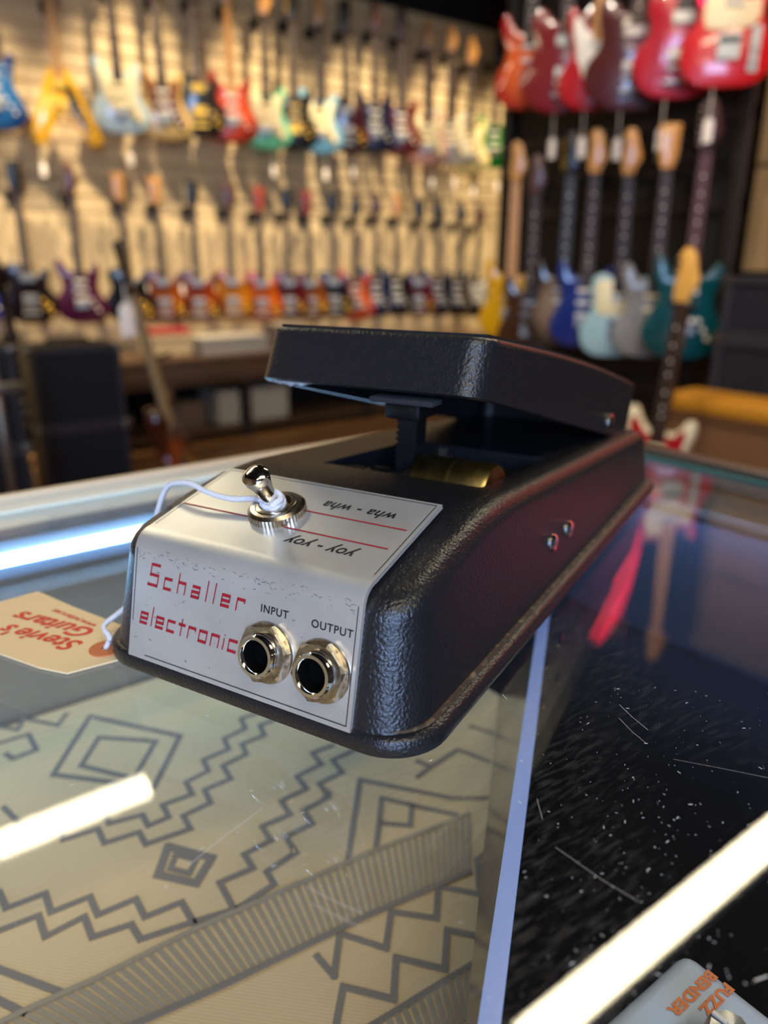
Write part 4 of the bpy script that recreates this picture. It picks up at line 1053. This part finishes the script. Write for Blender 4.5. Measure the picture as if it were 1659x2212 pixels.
# guitar on a floor stand at the right
def stand(p, rz, label):
    s = empty('guitar_stand', (p[0], p[1], 0), rz, label, 'guitar stand')
    for a in (-1, 1): link('leg', tube('leg', [(0, -.02, .32), (a * .2, -.16, .012)], .009, 8), M_BLACKPL, s)
    link('leg', tube('leg', [(0, -.02, .32), (0, .15, .012)], .009, 8), M_BLACKPL, s)
    link('mast', tube('mast', [(0, -.02, .30), (0, .09, .72)], .010, 8), M_BLACKPL, s)
    for a in (-1, 1): link('cradle_arm', tube('cradle_arm', [(0, -.02, .26), (a * .09, -.03, .135), (a * .09, -.14, .125), (a * .09, -.155, .16)], .008, 8), M_BLACKPL, s)
    link('neck_yoke', tube('neck_yoke', [(-.04, .02, .735), (-.035, .06, .72), (.035, .06, .72), (.04, .02, .735)], .008, 8), M_BLACKPL, s)
    return s
XS = 2.35
pb = onX(1398, 1150, XS)
gz = onX(1482, 556, XS)
stand((XS + .03, pb.y + .005), R(-80), 'black tripod stand under the cream and red guitar by the rack').scale = (1, 1, 1.28)
guitar('strat', paint('ivory', 'e2d8b4'), (XS + .0, pb.y, .185), R(-80), 'cream guitar with red pickguard and natural headstock standing before the rack', None, guard=m_redp, neck=m_maple, fb=m_rose, headm=mat('bright_maple', 'e0a850', .35, coat=.4), pups=m_creamp, pitch=R(-7), sc=.99)
# leaning guitar at the left
LY = 2.75
pl = onY(392, 1085, LY)
m_pale = mat('pale_neck', 'a8926e', .4)
stand((pl.x + .03, LY + .06), R(40), 'black tripod stand under the brown guitar before the black amplifiers')
lg = guitar('hollow', paint('vintageburst', 'b4541a', burst='3c1008'), (pl.x, LY, .16), R(58), 'brown sunburst guitar leaning with pale neck before the black amplifiers', None, neck=m_pale, fb=m_pale, head='sym', headm=m_blackp, pitch=R(-8), roll=R(-9), sc=1.06)
tp = Matrix.Translation(lg.location) @ lg.rotation_euler.to_matrix().to_4x4() @ Vector((-.05, -.03, .86))
price_tag(tuple(tp), 0, 'large white price tag hanging from the leaning brown guitar at left', None, .05, 1.6)

# amplifiers
m_tolex = mat('black_tolex', '080a12', .6, bump=(300, .3, .001)); m_grill = mat('grill_cloth', '0d101c', .85, bump=(700, .3, .001))
def amp(name, loc, rz, w, d, h, label, body=m_tolex, grille=m_grill, trim=mat('amp_trim', '2a2a32', .5), corners=True, group=None, handle=False):
    a = empty(name, loc, rz, label, 'amplifier', group)
    link('cabinet', boxm('cabinet', -w / 2, w / 2, 0, d, 0, h, .008), body, a)
    link('grille', boxm('grille', -w / 2 + .03, w / 2 - .03, -.004, .01, .03, h - .03), grille, a)
    for (x0, x1, z0, z1) in ((-w / 2, w / 2, 0, .028), (-w / 2, w / 2, h - .028, h), (-w / 2, -w / 2 + .028, .028, h - .028), (w / 2 - .028, w / 2, .028, h - .028)):
        link('front_frame', boxm('front_frame', x0, x1, -.014, .004, z0, z1, .004, 1), trim, a)
    if corners:
        for x in (-1, 1):
            for z in (0, 1): link('corner_cap', boxm('corner_cap', x * w / 2 - .022, x * w / 2 + .022, -.018, .02, z * h - .022 if z else -.0, z * h + .003 if z else .022, .006, 2), mat('corner_metal', '6a6762', .35, .9), a)
    if handle: link('handle', tube('handle', [(-.09, d / 2, h), (-.085, d / 2, h + .02), (.085, d / 2, h + .02), (.09, d / 2, h)], .008, 8), M_BLACKPL, a)
    return a
a0 = onY(68, 735, 3.5); a1 = onY(215, 735, 3.5)
AW = .38; ax = (a0.x + a1.x) / 2 + .03
hsp = .36
amp('guitar_amplifier', (ax, 3.5, 0), R(-4), AW, .3, hsp, 'black amplifier with dark grille, lower one of the left stack', group='left amplifier stack')
amp('guitar_amplifier', (ax, 3.5, hsp), R(-4), AW, .3, hsp, 'black amplifier with dark grille, upper one of the left stack', handle=True, group='left amplifier stack')
a2 = onY(-40, 760, 3.0)
amp('guitar_amplifier', (a2.x - .10, 3.05, 0), R(-4), .42, .3, .40, 'dark amplifier at the left picture edge, lower one', group='left edge amplifiers')
amp('guitar_amplifier', (a2.x - .10, 3.05, .40), R(-4), .42, .3, .38, 'dark amplifier at the left picture edge, upper one', group='left edge amplifiers')
ms = onY(2, 860, 2.55)
mst = empty('microphone_stand', (ms.x - .01, 2.55, 0), 0, 'grey metal upright stand at the left picture edge', 'stand')
link('pole', tube('pole', [(0, 0, .02), (0, 0, .95)], .012, 10), mat('stand_grey', '8c877e', .35, .8), mst)
link('base', lathe('base', [(0, 0), (.14, 0), (.14, .012), (.02, .022), (0, .022)], 28), M_BLACKPL, mst)
link('clamp', boxm('clamp', -.02, .08, -.02, .02, .69, .72, .004), mat('clamp_grey', '77726a', .35, .8), mst)
# dark guitar head poking up at the left, between stands
pk = onY(80, 1010, 4.0)
guitar('strat', paint('black', '0b0b0c'), (pk.x, 4.0, .16), R(20), 'black guitar standing behind the left amplifier stack, only its upper part showing', None, neck=m_ebony, fb=m_ebony, headm=m_blackp, pitch=R(-8), sc=1.0)
stand((pk.x, 4.05), R(20), 'black tripod stand under the black guitar behind the left amplifier stack')
# right: black amplifiers and brown amplifier with yellow top
RX = R(-90)
def amp_r(name, X, Y, z, w, d, h, label, **kw): return amp(name, (X, Y, z), RX, w, d, h, label, **kw)
amp_r('speaker_cabinet', 2.82, 1.33, 0, .6, .25, .79, 'black speaker cabinet behind the brown amplifier at right', corners=True)
amp_r('amplifier_head', 2.82, 1.34, .79, .56, .25, .23, 'black amplifier head lying on the black speaker cabinet', handle=True)
am = amp_r('combo_amplifier', 2.58, 1.36, 0, .62, .2, .545, 'brown amplifier with yellow tweed top behind the counter at right', body=mat('brown_vinyl', '7a5232', .5), grille=mat('brown_grille', '74502f', .8), trim=mat('brown_trim', '6e4a2b', .5), corners=False)
link('tweed_top', boxm('tweed_top', -.315, .315, -.02, .205, .54, .60, .014, 3), mat('yellow_tweed', 'c98a1c', .6, noise=(60, 'b57a18', .3, .7)), am)
lt = empty('coiled_lead', (2.66, 1.20, .60), 0, 'dark coiled instrument lead lying on the yellow tweed top', 'cable')
link('coil', tube('coil', [(.05 * math.cos(a * .3) , .06 * math.sin(a * .3), .004 + .008 * (a // 21)) for a in range(63)], .004, 6), M_BLACKPL, lt)
cp = empty('effect_box', (2.64, 1.04, .60), R(10), 'small pale teal effect box on the yellow tweed top', 'effect pedal')
link('case', boxm('case', -.035, .035, -.05, .05, 0, .04, .005), mat('pale_teal', '8fb8b4', .4), cp)
for x in (-.015, .015): link('knob', lathe('knob', [(0, 0), (.008, 0), (.007, .012), (0, .012)], 12), M_BLACKPL, cp, (x, .03, .04))

# low bench with boxes along the slat wall
bn = empty('low_bench', (2.2, 4.55, 0), 0, 'low dark wooden bench along the slat wall with an open shelf', 'bench')
m_bw = mat('bench_wood', '5a4130', .5, noise=(6, '47331f', .3, .7)); m_bd = mat('bench_dark', '1c1512', .7)
link('top', boxm('top', -1.05, 2.2, -.25, .38, .47, .52, .004), m_bw, bn)
link('front_board', boxm('front_board', -1.05, 2.2, -.25, -.22, .36, .47, .003), m_bw, bn)
link('bottom_shelf', boxm('bottom_shelf', -1.0, 2.15, -.22, .36, .05, .08), m_bw, bn)
link('back', boxm('back', -1.0, 2.15, .34, .37, .08, .47), m_bd, bn)
for x in (-1.05, -.1, .85, 1.8, 2.16): link('upright', boxm('upright', x, x + .04, -.24, .36, 0, .47), m_bd, bn)
def carton(p, w, d, h, col, label, rz=0):
    c = empty('cardboard_box', p, rz, label, 'box')
    m = mat('carton_' + col, col, .7)
    link('carton', boxm('carton', -w / 2, w / 2, -d / 2, d / 2, 0, h, .003, 1), m, c)
    link('lid_flap', boxm('lid_flap', -w / 2 - .003, w / 2 + .003, -d / 2 - .003, d / 2 + .003, h - .03, h + .002, .002, 1), m, c)
b0 = onY(500, 770, 4.5)
carton((b0.x, 4.55, .52), .46, .25, .10, 'a9a49a', 'light grey flat box lying on the low bench top')
b1 = onY(535, 870, 4.5)
carton((b1.x, 4.55, .08), .50, .3, .21, 'b3aa98', 'white box on the bench shelf, the larger one')
b2 = onY(395, 870, 4.5)
carton((b2.x, 4.55, .08), .22, .26, .16, '6f5a48', 'brown box on the bench shelf beside the white one')
b3 = onY(365, 722, 4.55)
carton((b3.x, 4.62, .52), .30, .16, .12, 'c9b48c', 'cream box standing on the low bench top')
carton((b3.x + .02, 4.62, .642), .24, .12, .035, 'a01828', 'flat red box lying on the cream box')
carton((b0.x + .45, 4.62, .52), .2, .2, .15, '8e8478', 'small grey box on the bench right of the flat box')

# assumed red glowing tube signs, put in for their red light: one hung high before the rack (mirrored as a red streak in the glass), one on the partition
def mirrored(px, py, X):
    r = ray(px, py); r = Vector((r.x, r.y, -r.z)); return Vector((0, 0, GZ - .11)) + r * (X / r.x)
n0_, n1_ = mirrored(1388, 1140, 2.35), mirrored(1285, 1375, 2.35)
ng = empty('assumed_neon_sign', n0_, 0, 'assumed slanting red glowing tube sign hung high before the rack', 'neon sign', 'assumed red neon signs')  # assumed sign, placed to mirror as the red streak in the glass
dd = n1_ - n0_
m_neon = mat('assumed_neon_red', 'ff2030', .4, emit=((1.0, .03, .10), 1.5))
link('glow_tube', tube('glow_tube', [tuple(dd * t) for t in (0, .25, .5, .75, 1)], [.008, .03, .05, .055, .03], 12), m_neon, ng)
for t in (.2, .9): link('hanging_wire', tube('hanging_wire', [tuple(dd * t), tuple(dd * t + Vector((0, 0, ZT - (n0_.z + dd.z * t))))], .002, 5), M_STEEL, ng)
n2 = empty('assumed_neon_sign', (3.28, .80, 2.1), 0, 'assumed unseen red glowing ring sign mounted on the tan boards right of the rack', 'neon sign', 'assumed red neon signs')  # assumed sign out of view, added to redden the pedal's edges
link('glow_tube', tube('glow_tube', [(0, .42 * math.cos(a * math.pi / 24), .3 * math.sin(a * math.pi / 24)) for a in range(48)], .022, 10, closed=True), mat('assumed_neon_red_strong', 'ff2030', .4, emit=((1.0, .02, .07), 8.5)), n2)
for a in (0, 90, 180, 270): link('bracket', boxm('bracket', 0, .04, -.008, .008, -.008, .008), M_STEEL, n2, (0, .42 * math.cos(R(a)), .3 * math.sin(R(a))))
